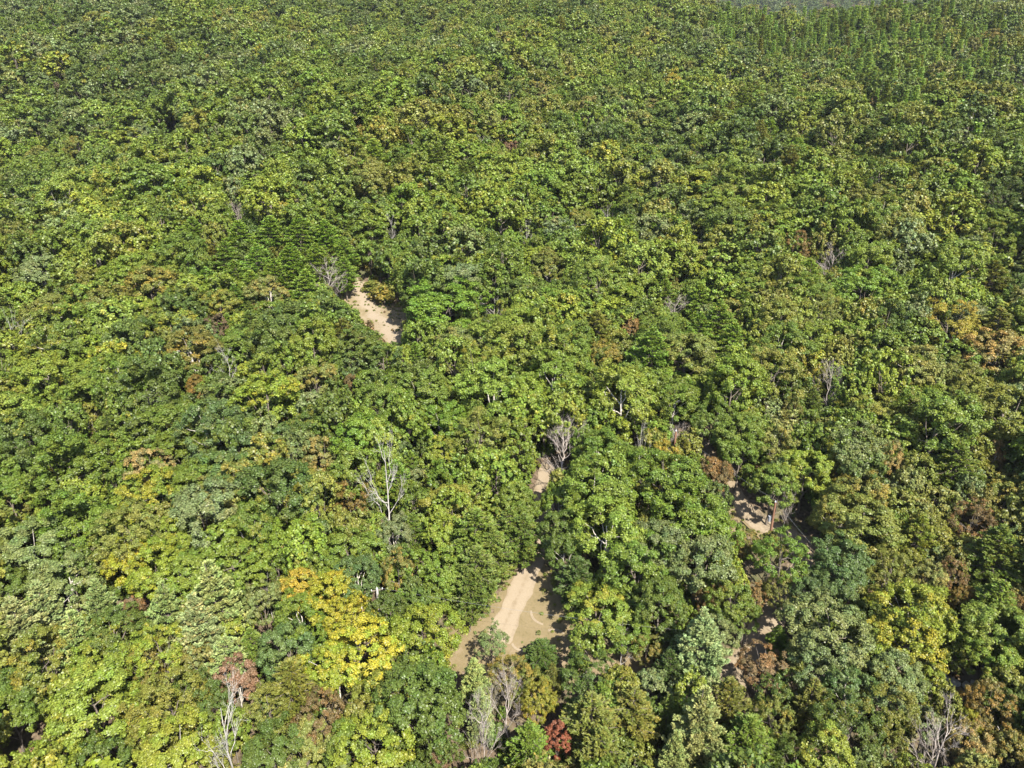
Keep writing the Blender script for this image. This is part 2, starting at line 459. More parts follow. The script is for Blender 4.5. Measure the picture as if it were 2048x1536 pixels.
def broadleaf(seed, n_clump, per, leaf, open_=0.0, fine=False, lobes=8, tall=1.0, full=0.0):
    """Nominal tree 9 m broad, 14 m tall. Returns crown (verts, tint) and trunk (verts, faces)."""
    r = np.random.default_rng(seed)
    R, Rz, C = 4.5, 5.1*tall, np.array([0, 0, 8.9])
    ld = unit(r.normal(size=(lobes, 3))+np.array([0, 0, 0.55]))
    la = r.uniform(0.12, 0.42, lobes)
    nb = max(14, n_clump//5)
    db = unit(r.normal(size=(nb*4, 3))+np.array([0, 0, 0.30]))
    db = db[db[:, 2] > -0.55][:nb]
    nb = len(db)
    dot = db @ ld.T
    rr = 0.74+0.10*full+np.max(la[None, :]*np.exp(-(1-dot)/0.10), axis=1)
    u = np.where(r.random(nb) < 0.80+0.12*full, r.uniform(0.72+0.14*full, 1.05-0.05*full, nb), r.uniform(0.35, 0.70, nb))
    low = np.clip(-db[:, 2], 0, 1)
    cb = C+db*np.array([R, R, Rz])*(rr*u*(1-0.25*low))[:, None]
    br = R*r.uniform(0.11, 0.25, nb)
    kb = np.repeat(np.arange(nb), max(1, n_clump//nb))
    nc = len(kb)
    cd = unit(r.normal(size=(nc, 3))*0.8+db[kb]*0.7+np.array([0, 0, 0.28]))
    cen = cb[kb]+cd*np.array([1.0, 1.0, 0.92])*(br[kb]*r.uniform(0.45, 1.08, nc))[:, None]
    d = unit(cd*0.6+db[kb]*0.5)
    cr = R*r.uniform(0.06, 0.125, nc)*(0.9 if fine else 1.0)
    cl_rand = np.clip(r.random(nb)[kb]*0.65+r.random(nc)*0.35, 0, 1)
    P, Nn, T = [], [], []
    tot = len(d)*per
    k = np.repeat(np.arange(len(d)), per)
    off = unit(r.normal(size=(tot, 3))+d[k]*0.55+np.array([0, 0, 0.25]))
    rad = r.random(tot)**0.55*np.where(r.random(tot) < 0.16, 1.55, 1.0)
    pos = cen[k]+off*np.array([1.0, 1.0, 0.9])*(cr[k]*rad)[:, None]
    nor = unit(off*0.6+np.array([0, 0, 0.36])+d[k]*0.4+r.normal(size=(tot, 3))*0.55)
    size = leaf*r.uniform(0.65, 1.35, tot)
    tint = np.stack([np.clip(cl_rand[k]*0.85+r.random(tot)*0.15, 0, 1), r.random(tot), np.zeros(tot)], -1)
    if open_ > 0:
        keep = r.random(tot) > open_
        pos, nor, size, tint = pos[keep], nor[keep], size[keep], tint[keep]
    V = cards(pos, nor, size, 0.8 if not fine else 0.55, r)
    # trunk and limbs
    top = np.array([r.normal()*0.4, r.normal()*0.4, 10.6])
    tp = bend_path(np.array([0, 0, -0.4]), top, 8, r, 0.12)
    paths = [(tp, np.linspace(0.24, 0.07, 8))]
    for q in range(8):
        a = tp[3+q % 4]
        e = cen[r.integers(len(cen))]*0.82+C*0.18
        if e[2] < a[2]+0.3: e = e+np.array([0, 0, 1.6])
        paths.append((bend_path(a, e, 5, r, 0.18), np.linspace(0.085, 0.02, 5)))
    TV, TF = tube_mesh(paths, 5)
    return V, np.repeat(tint, 4, 0), TV, TF

def conifer(seed, kind, whorls, tufts, blade, per_tuft):
    """Nominal 14 m tall. kind: 'scrub' rounded Virginia-type pine 7 m broad; 'white' plumed pine 8 m broad; 'spire' 4.4 m broad."""
    r = np.random.default_rng(seed)
    H = 14.0
    Rm = {'scrub': 3.5, 'white': 4.0, 'spire': 2.2}[kind]
    z0 = {'scrub': 3.5, 'white': 2.5, 'spire': 2.0}[kind]
    P, D, T = [], [], []
    paths = [(bend_path(np.array([0, 0, -0.4]), np.array([r.normal()*0.2, r.normal()*0.2, H-0.5]), 9, r, 0.08), np.linspace(0.2, 0.03, 9))]
    for w in range(whorls):
        f = (w+r.uniform(0, 0.6))/whorls
        z = z0+(H-0.6-z0)*f
        prof = {'scrub': (1-f**2.2)*(0.62+0.38*min(1, f*3.5)), 'white': (1-f**1.35)*(0.75+0.25*min(1, f*3)), 'spire': (1-f)**1.05+0.03}[kind]
        L0 = max(Rm*prof, 0.35)
        nb = {'scrub': 5, 'white': 6, 'spire': 6}[kind]
        a0 = r.uniform(0, 6.28)
        for b in range(nb):
            az = a0+b*6.283/nb+r.normal()*0.25
            L = L0*r.uniform(0.72, 1.18)
            rise = {'scrub': r.uniform(-0.08, 0.22), 'white': r.uniform(0.12, 0.38), 'spire': r.uniform(0.0, 0.3)}[kind]+0.35*f
            out_d = np.array([math.cos(az), math.sin(az), rise]); out_d /= np.linalg.norm(out_d)
            side = np.array([-math.sin(az), math.cos(az), 0])
            base = np.array([0, 0, z])
            if L > 1.0:
                paths.append((np.stack([base, base+out_d*L*0.5, base+out_d*L*0.92]), np.array([0.05, 0.035, 0.012])))
            nt_ = max(4, int(tufts*L/3.0))
            s = r.uniform(0.22, 1.0, nt_)**0.75
            lat = r.uniform(-1, 1, nt_)*L*0.30*(1.15-s)*1.1
            pos = base+out_d*(s*L)[:, None]+side*lat[:, None]+r.normal(size=(nt_, 3))*np.array([0.1, 0.1, 0.07])
            pos[:, 2] += -0.10*(s*L)**1.1*(1 if kind == 'scrub' else 0.2)
            dirs = unit(out_d+side*np.sign(lat)[:, None]*0.55+np.array([0, 0, 0.35 if kind != 'white' else 0.6])+r.normal(size=(nt_, 3))*0.2)
            P.append(pos); D.append(dirs)
            tb = np.clip(r.random()*0.55+r.random(nt_)*0.45, 0, 1)
            T.append(tb)
    P = np.concatenate(P); D = np.concatenate(D); T = np.concatenate(T)
    k = np.repeat(np.arange(len(P)), per_tuft)
    n = len(k)
    ax = unit(D[k]+r.normal(size=(n, 3))*0.42)
    nor = unit(np.cross(ax, r.normal(size=(n, 3))))
    nor = np.where((nor[:, 2:3] < 0), -nor, nor)
    nor = unit(nor+np.array([0, 0, 0.35]))
    size = blade*r.uniform(0.7, 1.3, n)
    V = cards(P[k]+ax*(size*0.4)[:, None]*0.6, nor, size, 0.40, r, axis=ax)
    tint = np.stack([T[k], r.random(n), np.zeros(n)], -1)
    TV, TF = tube_mesh(paths, 5)
    return V, np.repeat(tint, 4, 0), TV, TF

def shrub(seed, n_clump=26, per=60, leaf=0.26):
    """Nominal 3 m broad, 2.6 m tall."""
    r = np.random.default_rng(seed)
    d = unit(r.normal(size=(n_clump, 3))+np.array([0, 0, 0.6])); d[:, 2] = np.abs(d[:, 2])
    cen = d*np.array([1.25, 1.25, 1.6])*r.uniform(0.45, 1.0, n_clump)[:, None]+np.array([0, 0, 0.55])
    k = np.repeat(np.arange(n_clump), per); n = len(k)
    off = unit(r.normal(size=(n, 3))+d[k]*0.5)
    pos = cen[k]+off*(0.48*r.random(n)**0.5)[:, None]
    pos[:, 2] = np.maximum(pos[:, 2], 0.08)
    nor = unit(off*0.7+np.array([0, 0, 0.6])+r.normal(size=(n, 3))*0.45)
    V = cards(pos, nor, leaf*r.uniform(0.6, 1.4, n), 0.75, r)
    tint = np.stack([np.clip(r.random(n_clump)[k]*0.8+r.random(n)*0.2, 0, 1), r.random(n), np.zeros(n)], -1)
    paths = []
    for q in range(6):
        paths.append((bend_path(np.array([r.normal()*0.1, r.normal()*0.1, -0.2]), cen[r.integers(n_clump)], 4, r, 0.06), np.linspace(0.04, 0.012, 4)))
    TV, TF = tube_mesh(paths, 4)
    return V, np.repeat(tint, 4, 0), TV, TF

def dead_paths(seed, twiggy=False):
    """Nominal 12 m tall bare tree: trunk path and a list of limbs, each limb a list of paths."""
    r = np.random.default_rng(seed)
    H = 12.0
    n = 9
    lean = r.normal(size=2)*0.7
    pts = bend_path(np.array([0, 0, -0.4]), np.array([lean[0], lean[1], H*r.uniform(0.80, 1.0) if not twiggy else H*0.72]), n, r, 0.20)
    rad = np.linspace(0.19, 0.035, n)
    trunk = (pts, rad)
    limbs = []
    nl = 13 if twiggy else 8
    for q in range(nl):
        f = r.uniform(0.30, 0.95) if not twiggy else r.uniform(0.22, 0.98)
        i = f*(n-1); a = pts[int(i)]+(pts[min(n-1, int(i)+1)]-pts[int(i)])*(i-int(i))
        az = q*2.4+r.normal()*0.4
        L = (1.15-f*0.62)*r.uniform(3.0, 5.2)*(0.9 if twiggy else 1.0)
        el = r.uniform(0.45, 1.05)
        dv = np.array([math.cos(az)*math.cos(el), math.sin(az)*math.cos(el), math.sin(el)])
        def grow(a, dv, L, r0, depth):
            m = 5
            e = a+dv*L
            e[2] += 0.18*L
            p = bend_path(a, e, m, r, 0.10*L/2)
            out_ = [(p, np.linspace(r0, r0*0.25, m))]
            if depth > 0:
                for _ in range(5 if twiggy else 4):
                    s = r.uniform(0.30, 1.0)
                    ii = s*(m-1); b = p[int(ii)]+(p[min(m-1, int(ii)+1)]-p[int(ii)])*(ii-int(ii))
                    nd = unit(dv+r.normal(size=3)*0.55+np.array([0, 0, 0.15]))
                    out_ += grow(b, nd, L*r.uniform(0.35, 0.62), r0*0.45, depth-1)
            return out_
        limbs.append(grow(a, dv, L, 0.076*(1.15-0.5*f), 3))
    return trunk, limbs

def quad_idx(nv): return np.arange(nv, dtype=np.int32)

class Proto: pass
PROTO = {}
def live_proto(key, gen, leafmat, bark, D, H):
    p = Proto(); V, T, TV, TF = gen
    p.crown = mesh_from("crown", V, quad_idx(len(V)), 4, [leafmat], tint=T)
    p.trunk = mesh_from("trunk", TV, TF, 4, [bark], smooth=True)
    p.D, p.H = D, H
    PROTO.setdefault(key, []).append(p)

for s in range(10): live_proto('broad', broadleaf(100+s, 370, 96, 0.212, full=0.9, lobes=6+s % 4, tall=0.92+0.03*(s % 6)), LEAF, BARK if s % 4 else PALE_BARK, 9.0, 14.0)
for s in range(4): live_proto('fine', broadleaf(200+s, 340, 78, 0.20, full=0.8, open_=0.15, fine=True, lobes=9), LEAF, BARK, 9.0, 14.0)
for s in range(5): live_proto('pine', conifer(300+s, 'scrub', 24, 38, 0.42, 5), NEEDLE, BARK, 7.0, 14.0)
for s in range(4): live_proto('white', conifer(400+s, 'white', 24, 44, 0.40, 7), NEEDLE, BARK, 8.0, 14.0)
for s in range(3): live_proto('spire', conifer(500+s, 'spire', 24, 20, 0.72, 4), NEEDLE, BARK, 4.4, 14.0)
for s in range(3): live_proto('shrub', shrub(600+s), LEAF, BARK, 3.0, 2.6)
for s in range(5):
    tr, limbs = dead_paths(700+s)
    p = Proto(); V, F = tube_mesh([tr], 7); p.trunk = mesh_from("trunk", V, F, 4, [DEAD_WOOD], smooth=True); p.limbs = []
    for lb in limbs:
        V, F = tube_mesh(lb, 4); p.limbs.append(mesh_from("branch", V, F, 4, [DEAD_WOOD], smooth=True))
    p.D, p.H = 7.0, 12.0; PROTO.setdefault('dead', []).append(p)
for s in range(3):
    tr, limbs = dead_paths(750+s, True)
    p = Proto(); V, F = tube_mesh([tr], 6); p.trunk = mesh_from("trunk", V, F, 4, [GREY_TWIG], smooth=True); p.limbs = []
    for lb in limbs:
        V, F = tube_mesh(lb, 3); p.limbs.append(mesh_from("branch", V, F, 4, [GREY_TWIG], smooth=True))
    p.D, p.H = 7.0, 11.0; PROTO.setdefault('twig', []).append(p)

# far, lighter shapes: one mesh with crown and trunk, instanced only by the forest masses
FAR_COL = bpy.data.collections.new("far_tree_shapes")
FAR_INDEX = {}
def far_proto(key, gen, leafmat, D, H, trunk=True):
    V, T, TV, TF = gen
    nv = len(V); nf = nv//4
    if trunk:
        VV = np.concatenate([V, TV]); FF = np.concatenate([quad_idx(nv), TF+nv]); mi = np.concatenate([np.zeros(nf, int), np.ones(len(TF)//4, int)])
        TT = np.concatenate([T, np.full((len(TV), 3), 0.5)])
    else:
        VV, FF, mi, TT = V, quad_idx(nv), np.zeros(nf, int), T
    me = mesh_from("far_tree", VV, FF, 4, [leafmat, BARK], mat_idx=mi, tint=TT)
    i = len(FAR_COL.objects)
    o = bpy.data.objects.new("tree_shape_%02d" % i, me); FAR_COL.objects.link(o)
    FAR_INDEX.setdefault(key, []).append((i, D, H))
for s in range(5): far_proto('broad_mid', broadleaf(800+s, 320, 26, 0.42, lobes=6+s % 3, full=1.0), LEAF_I, 9.0, 14.0)
for s in range(4): far_proto('broad_low', broadleaf(820+s, 300, 15, 0.50, lobes=6, full=1.0), LEAF_I, 9.0, 14.0)
for s in range(2): far_proto('fine_mid', broadleaf(840+s, 220, 32, 0.36, open_=0.1, fine=True), LEAF_I, 9.0, 14.0)
for s in range(3): far_proto('pine_mid', conifer(860+s, 'scrub', 18, 18, 0.75, 3), NEEDLE_I, 7.0, 14.0)
for s in range(3): far_proto('spire_low', conifer(880+s, 'spire', 24, 16, 0.62, 5), NEEDLE_I, 4.4, 14.0)
for s in range(2): far_proto('bush', shrub(900+s, 18, 26, 0.36), LEAF_I, 3.0, 2.6, trunk=False)

# ------------------------------------------------------------------ colours (reflectances of the leaves themselves)
C = {
 'green': (0.096, 0.132, 0.018), 'deep': (0.06, 0.086, 0.018), 'light': (0.134, 0.172, 0.024), 'bright': (0.114, 0.172, 0.02),
 'yelgreen': (0.165, 0.186, 0.024), 'ltyellow': (0.185, 0.2, 0.022), 'olive': (0.148, 0.142, 0.03), 'greygreen': (0.122, 0.14, 0.062), 'bluegreen': (0.064, 0.096, 0.034),
 'pine': (0.122, 0.16, 0.03), 'palepine': (0.235, 0.27, 0.11), 'creampine': (0.265, 0.28, 0.11), 'darkpine': (0.050, 0.085, 0.022),
 'yellow': (0.225, 0.21, 0.02), 'gold': (0.205, 0.175, 0.026), 'tan': (0.165, 0.165, 0.05), 'peach': (0.2, 0.16, 0.06), 'orange': (0.18, 0.115, 0.045),
 'rust': (0.14, 0.09, 0.036), 'orangebrown': (0.155, 0.108, 0.03), 'red': (0.24, 0.075, 0.042), 'pinkred': (0.155, 0.092, 0.055), 'brown': (0.15, 0.095, 0.05),
 'purplebrown': (0.12, 0.085, 0.058), 'oliverust': (0.14, 0.128, 0.032),
}
_M = np.array((0.118, 0.144, 0.026))
for _k in ('green', 'deep', 'light', 'bright', 'yelgreen', 'olive', 'greygreen', 'bluegreen', 'pine', 'darkpine'):
    C[_k] = tuple(np.array(C[_k])*0.75+_M*0.25)
C['spirepine'] = (0.200, 0.275, 0.070)
C['grovepine'] = (0.150, 0.215, 0.030)
WORD = {'green': 'mid green', 'deep': 'dark green', 'light': 'light green', 'bright': 'bright green', 'yelgreen': 'yellow green', 'ltyellow': 'light yellow', 'olive': 'olive green',
        'greygreen': 'grey green', 'bluegreen': 'dark bluish green', 'pine': 'fresh green', 'spirepine': 'light green', 'grovepine': 'fresh bright green', 'palepine': 'pale silvery', 'creampine': 'creamy pale', 'darkpine': 'dark green',
        'yellow': 'yellow', 'gold': 'golden', 'tan': 'tan', 'peach': 'peach coloured', 'orange': 'orange', 'rust': 'rust brown', 'orangebrown': 'orange brown',
        'red': 'red', 'pinkred': 'pinkish red', 'brown': 'dull brown', 'purplebrown': 'purplish brown', 'oliverust': 'olive and rust'}

# ------------------------------------------------------------------ the trees one can pick out in the photograph: (x, y, width) in its pixels, shape, colour, turned share, label, short name
T_ = []
def tr(px, py, w, shape, col, turn=0.15, label=None, lm=None, hk=1.0, clear=True):
    T_.append(dict(px=px, py=py, w=w, shape=shape, col=col, turn=turn, label=label, lm=lm, hk=hk, clear=clear))
B, F_, P, Wp, S, H_ = 'broad', 'fine', 'pine', 'white', 'spire', 'shrub'
# lower left
tr(262, 1122, 86, B, 'yellow', .5, "bright yellow tree half turned, standing up the slope from the silvery pines", "bright yellow half turned tree")
tr(318, 1150, 110, B, 'yelgreen', .3)
tr(385, 1160, 105, B, 'light'); tr(478, 1129, 112, B, 'green'); tr(154, 1057, 125, B, 'green'); tr(262, 1070, 140, F_, 'olive', .1)
tr(60, 1100, 115, B, 'greygreen'); tr(24, 1180, 85, B, 'deep', .05); tr(140, 1165, 110, B, 'greygreen', .2)
tr(88, 1222, 105, Wp, 'palepine', .25, "silvery pine at the far end of the pale pine row", "endmost silvery pine")
tr(198, 1216, 90, Wp, 'palepine', .05, "greenest and smallest of the silvery pines in the pale row", "small silvery pine")
tr(328, 1226, 98, Wp, 'palepine', .1, "silvery pine just past the rust coloured sapling", "middle silvery pine")
tr(437, 1196, 135, Wp, 'palepine', .15, "tallest silvery pine of the pale row, with upswept plumes", "tallest silvery pine")
tr(40, 1275, 140, Wp, 'creampine', .2, "creamy pale pine at the picture's edge below the silvery pines", "creamy pale pine")
tr(160, 1285, 110, Wp, 'palepine', .4); tr(395, 1262, 120, Wp, 'palepine', .4, "broad silvery pine standing below the tallest one", None)
tr(322, 1302, 105, F_, 'yelgreen', .4)
tr(272, 1228, 42, B, 'brown', .5, "small rust brown sapling squeezed between two silvery pines", "rust brown sapling")
tr(225, 1272, 110, F_, 'deep', .2, "dark round dull green tree in front of the silvery pines", "dark round tree")
tr(283, 1334, 72, F_, 'oliverust', .3); tr(390, 1326, 64, B, 'oliverust', .3)
tr(455, 1318, 86, P, 'palepine', .1); tr(508, 1296, 66, P, 'light', .1, "bright light green young pine beside the shaded gap", "bright young pine")
tr(526, 1207, 70, B, 'greygreen'); tr(598, 1238, 92, B, 'green'); tr(580, 1304, 105, B, 'bluegreen')
tr(612, 1182, 84, B, 'gold', .6, "golden yellow crown at the top of the yellow group", "golden yellow group")
tr(662, 1192, 96, B, 'yellow', .4); tr(700, 1238, 100, F_, 'yellow', .3, "large yellow tree with a pale forked trunk, below the pale pole", "large yellow tree")
tr(724, 1300, 130, B, 'ltyellow', .6, "yellow tree lowest in the yellow group", None); tr(668, 1340, 100, B, 'ltyellow', .45)
tr(38, 1375, 100, B, 'deep'); tr(92, 1322, 120, B, 'olive', .35); tr(205, 1332, 110, B, 'yelgreen', .3)
tr(188, 1412, 155, B, 'yelgreen', .25, "broad bright yellow green tree low at the picture's edge", "broad yellow green tree")
tr(22, 1430, 105, B, 'green'); tr(335, 1412, 140, F_, 'olive', .2); tr(345, 1505, 135, B, 'yelgreen', .2)
tr(300, 1462, 90, F_, 'olive', .1)
tr(475, 1366, 78, B, 'pinkred', .2, "rusty pink tree standing behind the white dead tree", "rusty pink tree")
tr(420, 1404, 90, F_, 'deep', .25); tr(537, 1422, 95, F_, 'olive', .15); tr(585, 1378, 120, P, 'olive', .15)
tr(640, 1437, 100, F_, 'rust', .35, "rust brown round tree between two green ones near the bottom edge", "rust brown round tree")
tr(615, 1497, 88, B, 'tan', .3, "light yellow tan tree at the bottom edge", "light tan tree"); tr(695, 1490, 90, B, 'green'); tr(545, 1510, 110, B, 'deep')
tr(748, 1492, 150, B, 'yelgreen', .25); tr(876, 1500, 90, F_, 'deep'); tr(880, 1536, 46, B, 'pinkred', .2, "small pink tree cut off by the bottom edge", None)
tr(844, 1404, 175, B, 'deep', .1, "very broad dark green tree below the dirt drive clearing", "very broad dark tree")
# lower middle
tr(705, 1008, 74, F_, 'orangebrown', .2, "orange brown round tree beside the tall white dead tree", "orange brown round tree")
tr(718, 1160, 92, B, 'bluegreen', .05); tr(785, 1075, 68, B, 'greygreen'); tr(828, 1062, 56, P, 'pine', .1); tr(884, 1070, 68, B, 'yelgreen', .2); tr(886, 1150, 74, B, 'light')
tr(795, 1148, 58, F_, 'oliverust', .6, "slim olive and rust tree above the pale pole", "slim olive and rust tree", 1.2)
tr(953, 1068, 112, P, 'pine', .15, "tall green pine topmost of the pines beside the dirt drive", "topmost drive pine")
tr(1016, 1058, 80, P, 'pine', .3, "yellowish pine nearest the dirt drive", "yellowish drive pine"); tr(948, 1142, 102, P, 'pine', .1); tr(984, 1104, 82, P, 'pine', .2); tr(938, 1184, 80, P, 'pine', .05, "lowest pine beside the dirt drive, over the grass clearing", "lowest drive pine")
tr(779, 1225, 68, B, 'deep', .1, "small dark round tree with its trunk bare, beside the yellow trees", "small dark round tree", 1.1)
tr(858, 1262, 118, B, 'yelgreen', .25, "pale barked yellow green tree at the clearing's edge", "pale barked tree")
tr(984, 1286, 58, F_, 'greygreen', .1, "feathery grey green sapling alone in the grass clearing", "feathery sapling", .75)
tr(1192, 985, 135, B, 'green'); tr(1330, 962, 140, B, 'green'); tr(1375, 1035, 140, B, 'green', .1); tr(1215, 1062, 140, B, 'light', .1); tr(1120, 1010, 70, B, 'green'); tr(1275, 1120, 120, B, 'green', .1)
tr(1156, 1152, 92, P, 'darkpine', .1, "dark pine overhanging the shaded side of the dirt drive", "dark pine by the drive", .8); tr(1200, 1214, 124, B, 'light', .45, "broad yellowish green tree at the shaded edge of the grass clearing", "yellowish clearing tree", .72)
tr(1319, 1207, 105, B, 'deep'); tr(1310, 1090, 110, B, 'greygreen', .1); tr(1246, 1262, 92, B, 'green', .15, None, None, .7)
tr(1292, 1292, 60, F_, 'oliverust', .5, "low olive and red bushy tree beside the bare white sapling", "olive and red bushy tree", .7)
tr(1083, 1304, 70, P, 'darkpine', .1, "low dark pine in front of the wheel tracks", "low dark pine", .55)
tr(1022, 1346, 80, F_, 'oliverust', .55, "olive gold bushy tree below the feathery sapling", "olive gold tree", .6); tr(1062, 1374, 84, F_, 'olive', .5, None, None, .6); tr(1075, 1404, 64, F_, 'gold', .4)
tr(950, 1358, 78, Wp, 'palepine', .05, "grey green young white pine at the clearing's lower edge", "grey green young pine", .9); tr(962, 1418, 64, Wp, 'palepine', .05)
tr(1176, 1346, 108, F_, 'deep', .1, None, None, .75); tr(1056, 1492, 84, P, 'bright', .05, "bright green pine beside the red tree", "bright green pine")
tr(1116, 1482, 48, B, 'red', .1, "small red tree among green pines", "small red tree", .9)
tr(1186, 1440, 120, P, 'olive', .2); tr(1262, 1430, 110, P, 'olive', .15); tr(1200, 1508, 110, P, 'olive', .15)
tr(1395, 1452, 140, Wp, 'creampine', .1, "creamy pale white pine near the bottom edge", "creamy white pine"); tr(1345, 1520, 90, Wp, 'creampine', .1)
tr(1399, 1286, 125, Wp, 'palepine', .1, "pale green white pine beside the bare soil bank", "pale white pine by the bank"); tr(1340, 1340, 70, P, 'darkpine')
tr(1046, 1072, 76, P, 'pine', .2); tr(1034, 1008, 70, B, 'light', .2); tr(1122, 1066, 84, B, 'deep', .1); tr(1126, 1108, 70, B, 'deep', .05); tr(1050, 1030, 60, B, 'green')
# lower right
tr(1606, 1192, 58, B, 'bluegreen', .05); tr(1480, 905, 84, B, 'green', .1); tr(1545, 968, 84, B, 'green', .1); tr(1420, 850, 80, B, 'green'); tr(1560, 1180, 60, F_, 'oliverust', .3, None, None, .8)
tr(1350, 800, 95, B, 'green'); tr(1665, 1045, 80, B, 'olive', .3)
tr(1399, 1067, 105, B, 'bright', .05); tr(1399, 1115, 135, B, 'greygreen', .1); tr(1452, 1070, 60, B, 'bright')
tr(1494, 1082, 50, F_, 'oliverust', .5, "olive and orange bushy tree beside the utility pole", "olive and orange bushy tree", .6)
tr(1560, 1114, 100, F_, 'bright', .25, "bright round tree standing in front of the utility pole", "bright round tree", 1.0)
tr(1509, 1192, 46, F_, 'orange', .3, "small orange brown tree at the edge of the lane's deep shade", "small orange brown tree", .7); tr(1457, 1194, 82, B, 'green'); tr(1488, 1236, 56, B, 'green', .1, None, None, .8)
tr(1413, 1198, 42, F_, 'rust', .4); tr(1690, 1129, 98, B, 'bluegreen', .02, "dark bluish tree where the lane runs into the woods", "dark bluish tree"); tr(1630, 1166, 60, B, 'bluegreen', .02, None, None, .8); tr(1672, 1190, 80, B, 'bluegreen', .05)
tr(1780, 1148, 90, F_, 'olive', .15, "fuzzy olive tree with fine foliage beside the dark bluish tree", "fuzzy olive tree"); tr(1837, 1076, 72, P, 'yelgreen', .2, "yellowish pine uphill of the fuzzy olive tree", "yellowish pine"); tr(1720, 1050, 130, B, 'olive', .3)
tr(1850, 1160, 62, B, 'tan', .3, "pale tan tree beside a rust brown one", "pale tan tree"); tr(1902, 1150, 50, F_, 'rust', .4, "rust brown tree beside the pale tan one", "rust brown tree")
tr(1990, 1105, 112, P, 'pine', .25); tr(1987, 1207, 100, P, 'light', .15); tr(1925, 1200, 42, B, 'orangebrown', .4); tr(2036, 1222, 44, B, 'rust', .4)
tr(1655, 1262, 150, B, 'greygreen', .02, "large silvery grey green tree beside the bare soil bank", "large silvery grey tree"); tr(1640, 1330, 110, B, 'greygreen', .1)
tr(1826, 1228, 140, B, 'yelgreen', .4); tr(1805, 1292, 130, B, 'yelgreen', .55, "yellow tree speckled with orange leaves, with a white trunk", "orange speckled yellow tree"); tr(1854, 1372, 62, B, 'yelgreen', .3)
tr(1995, 1268, 130, B, 'light', .15); tr(1975, 1316, 92, B, 'light', .1)
tr(1556, 1278, 46, P, 'bright', .05, "small bright green pine at the edge of the bare soil bank", "small bright pine", .8)
tr(1533, 1336, 95, F_, 'brown', .5, "dark rust brown bushy tree below the bare soil bank", "dark rust bushy tree", .75)
tr(1461, 1404, 96, P, 'olive', .2); tr(1621, 1402, 84, P, 'olive', .2); tr(1495, 1486, 110, P, 'bright', .08); tr(1548, 1440, 74, F_, 'olive', .4)
tr(1782, 1358, 110, B, 'greygreen', .05); tr(1696, 1380, 95, B, 'bluegreen', .02); tr(1782, 1418, 105, F_, 'olive', .15); tr(1690, 1462, 130, F_, 'deep', .35); tr(1649, 1514, 112, B, 'yelgreen', .3)
tr(1972, 1408, 88, F_, 'orangebrown', .5, "rust orange tree below the stony ground", "rust orange tree"); tr(1936, 1490, 76, B, 'peach', .45); tr(1930, 1448, 50, B, 'yellow', .2, "small yellow tree below the rust orange tree", "small yellow tree", .9)
tr(2015, 1420, 72, B, 'deep'); tr(2018, 1512, 82, B, 'oliverust', .5); tr(1590, 1525, 80, F_, 'deep', .1)
# middle band, left
tr(300, 575, 92, B, 'olive', .5); tr(540, 587, 72, B, 'tan', .5, "tan yellow tree below the pine grove", "tan yellow tree"); tr(444, 606, 62, B, 'olive', .4)
tr(432, 660, 48, F_, 'purplebrown', .2, "purplish brown dying tree in the green canopy", "purplish brown tree"); tr(82, 551, 92, B, 'greygreen', .05)
tr(383, 702, 98, B, 'oliverust', .4, "olive tree with rusty patches beside a white dead tree", "rusty olive tree"); tr(100, 750, 112, B, 'yelgreen', .2); tr(533, 800, 115, B, 'yelgreen', .3, "long yellow green crown below a white dead tree", "long yellow green crown"); tr(625, 763, 80, B, 'tan', .35)
tr(392, 778, 40, B, 'orangebrown', .4); tr(297, 938, 84, B, 'peach', .5, "peach orange tree standing out of the green canopy", "peach orange tree"); tr(315, 992, 115, B, 'yelgreen', .6); tr(640, 912, 76, B, 'tan', .5); tr(14, 975, 70, B, 'bright', .2)
tr(700, 773, 26, B, 'rust', .4)
# pine grove by the upper clearing
for px, py, w, c in ((480, 480, 70, 'grovepine'), (540, 470, 70, 'grovepine'), (598, 472, 74, 'grovepine'), (652, 478, 66, 'grovepine'), (452, 520, 66, 'grovepine'), (515, 528, 72, 'grovepine'), (585, 528, 74, 'grovepine'),
                     (635, 525, 66, 'grovepine'), (688, 508, 56, 'grovepine'), (690, 545, 50, 'grovepine'), (610, 576, 66, 'grovepine'), (552, 556, 64, 'grovepine'), (505, 575, 60, 'grovepine'), (470, 556, 60, 'grovepine')):
    tr(px, py, w, P, c, .12, None, None, 1.0, False)
tr(662, 555, 62, 'twig', 'brown', 0, "grey bare dying pine at the edge of the upper clearing", "grey bare pine by the clearing")
# middle
tr(886, 612, 144, B, 'bright', .12, "large bright green tree overhanging the upper clearing", "large bright green tree", .85)
tr(768, 584, 58, 'shrub', 'oliverust', .5, "low olive and orange bush at the back of the upper clearing", "olive and orange bush", .8); tr(745, 570, 40, 'shrub', 'olive', .3, "low olive bush where the track enters the upper clearing", None, .7)
tr(965, 876, 118, F_, 'olive', .1, "thin fuzzy olive tree with fine leaves", "thin fuzzy olive tree"); tr(888, 905, 62, B, 'yelgreen', .4)
tr(1350, 560, 20, S, 'peach', .4, "narrow tan dead pine spire", "tan pine spire", 1.0); tr(1350, 617, 46, 'twig', 'brown', 0, "grey brown bare bushy tree below the tan spire", None)
tr(1210, 716, 62, B, 'oliverust', .6); tr(1258, 655, 36, B, 'orange', .3, "small orange topped tree in the middle of the canopy", "small orange topped tree"); tr(1328, 922, 62, B, 'gold', .4, "golden crown uphill of the red tinged tree", "golden crown")
tr(1425, 950, 66, B, 'rust', .6, "red tinged tree at the bend of the shaded lane", "red tinged tree"); tr(1100, 540, 70, B, 'olive', .3)
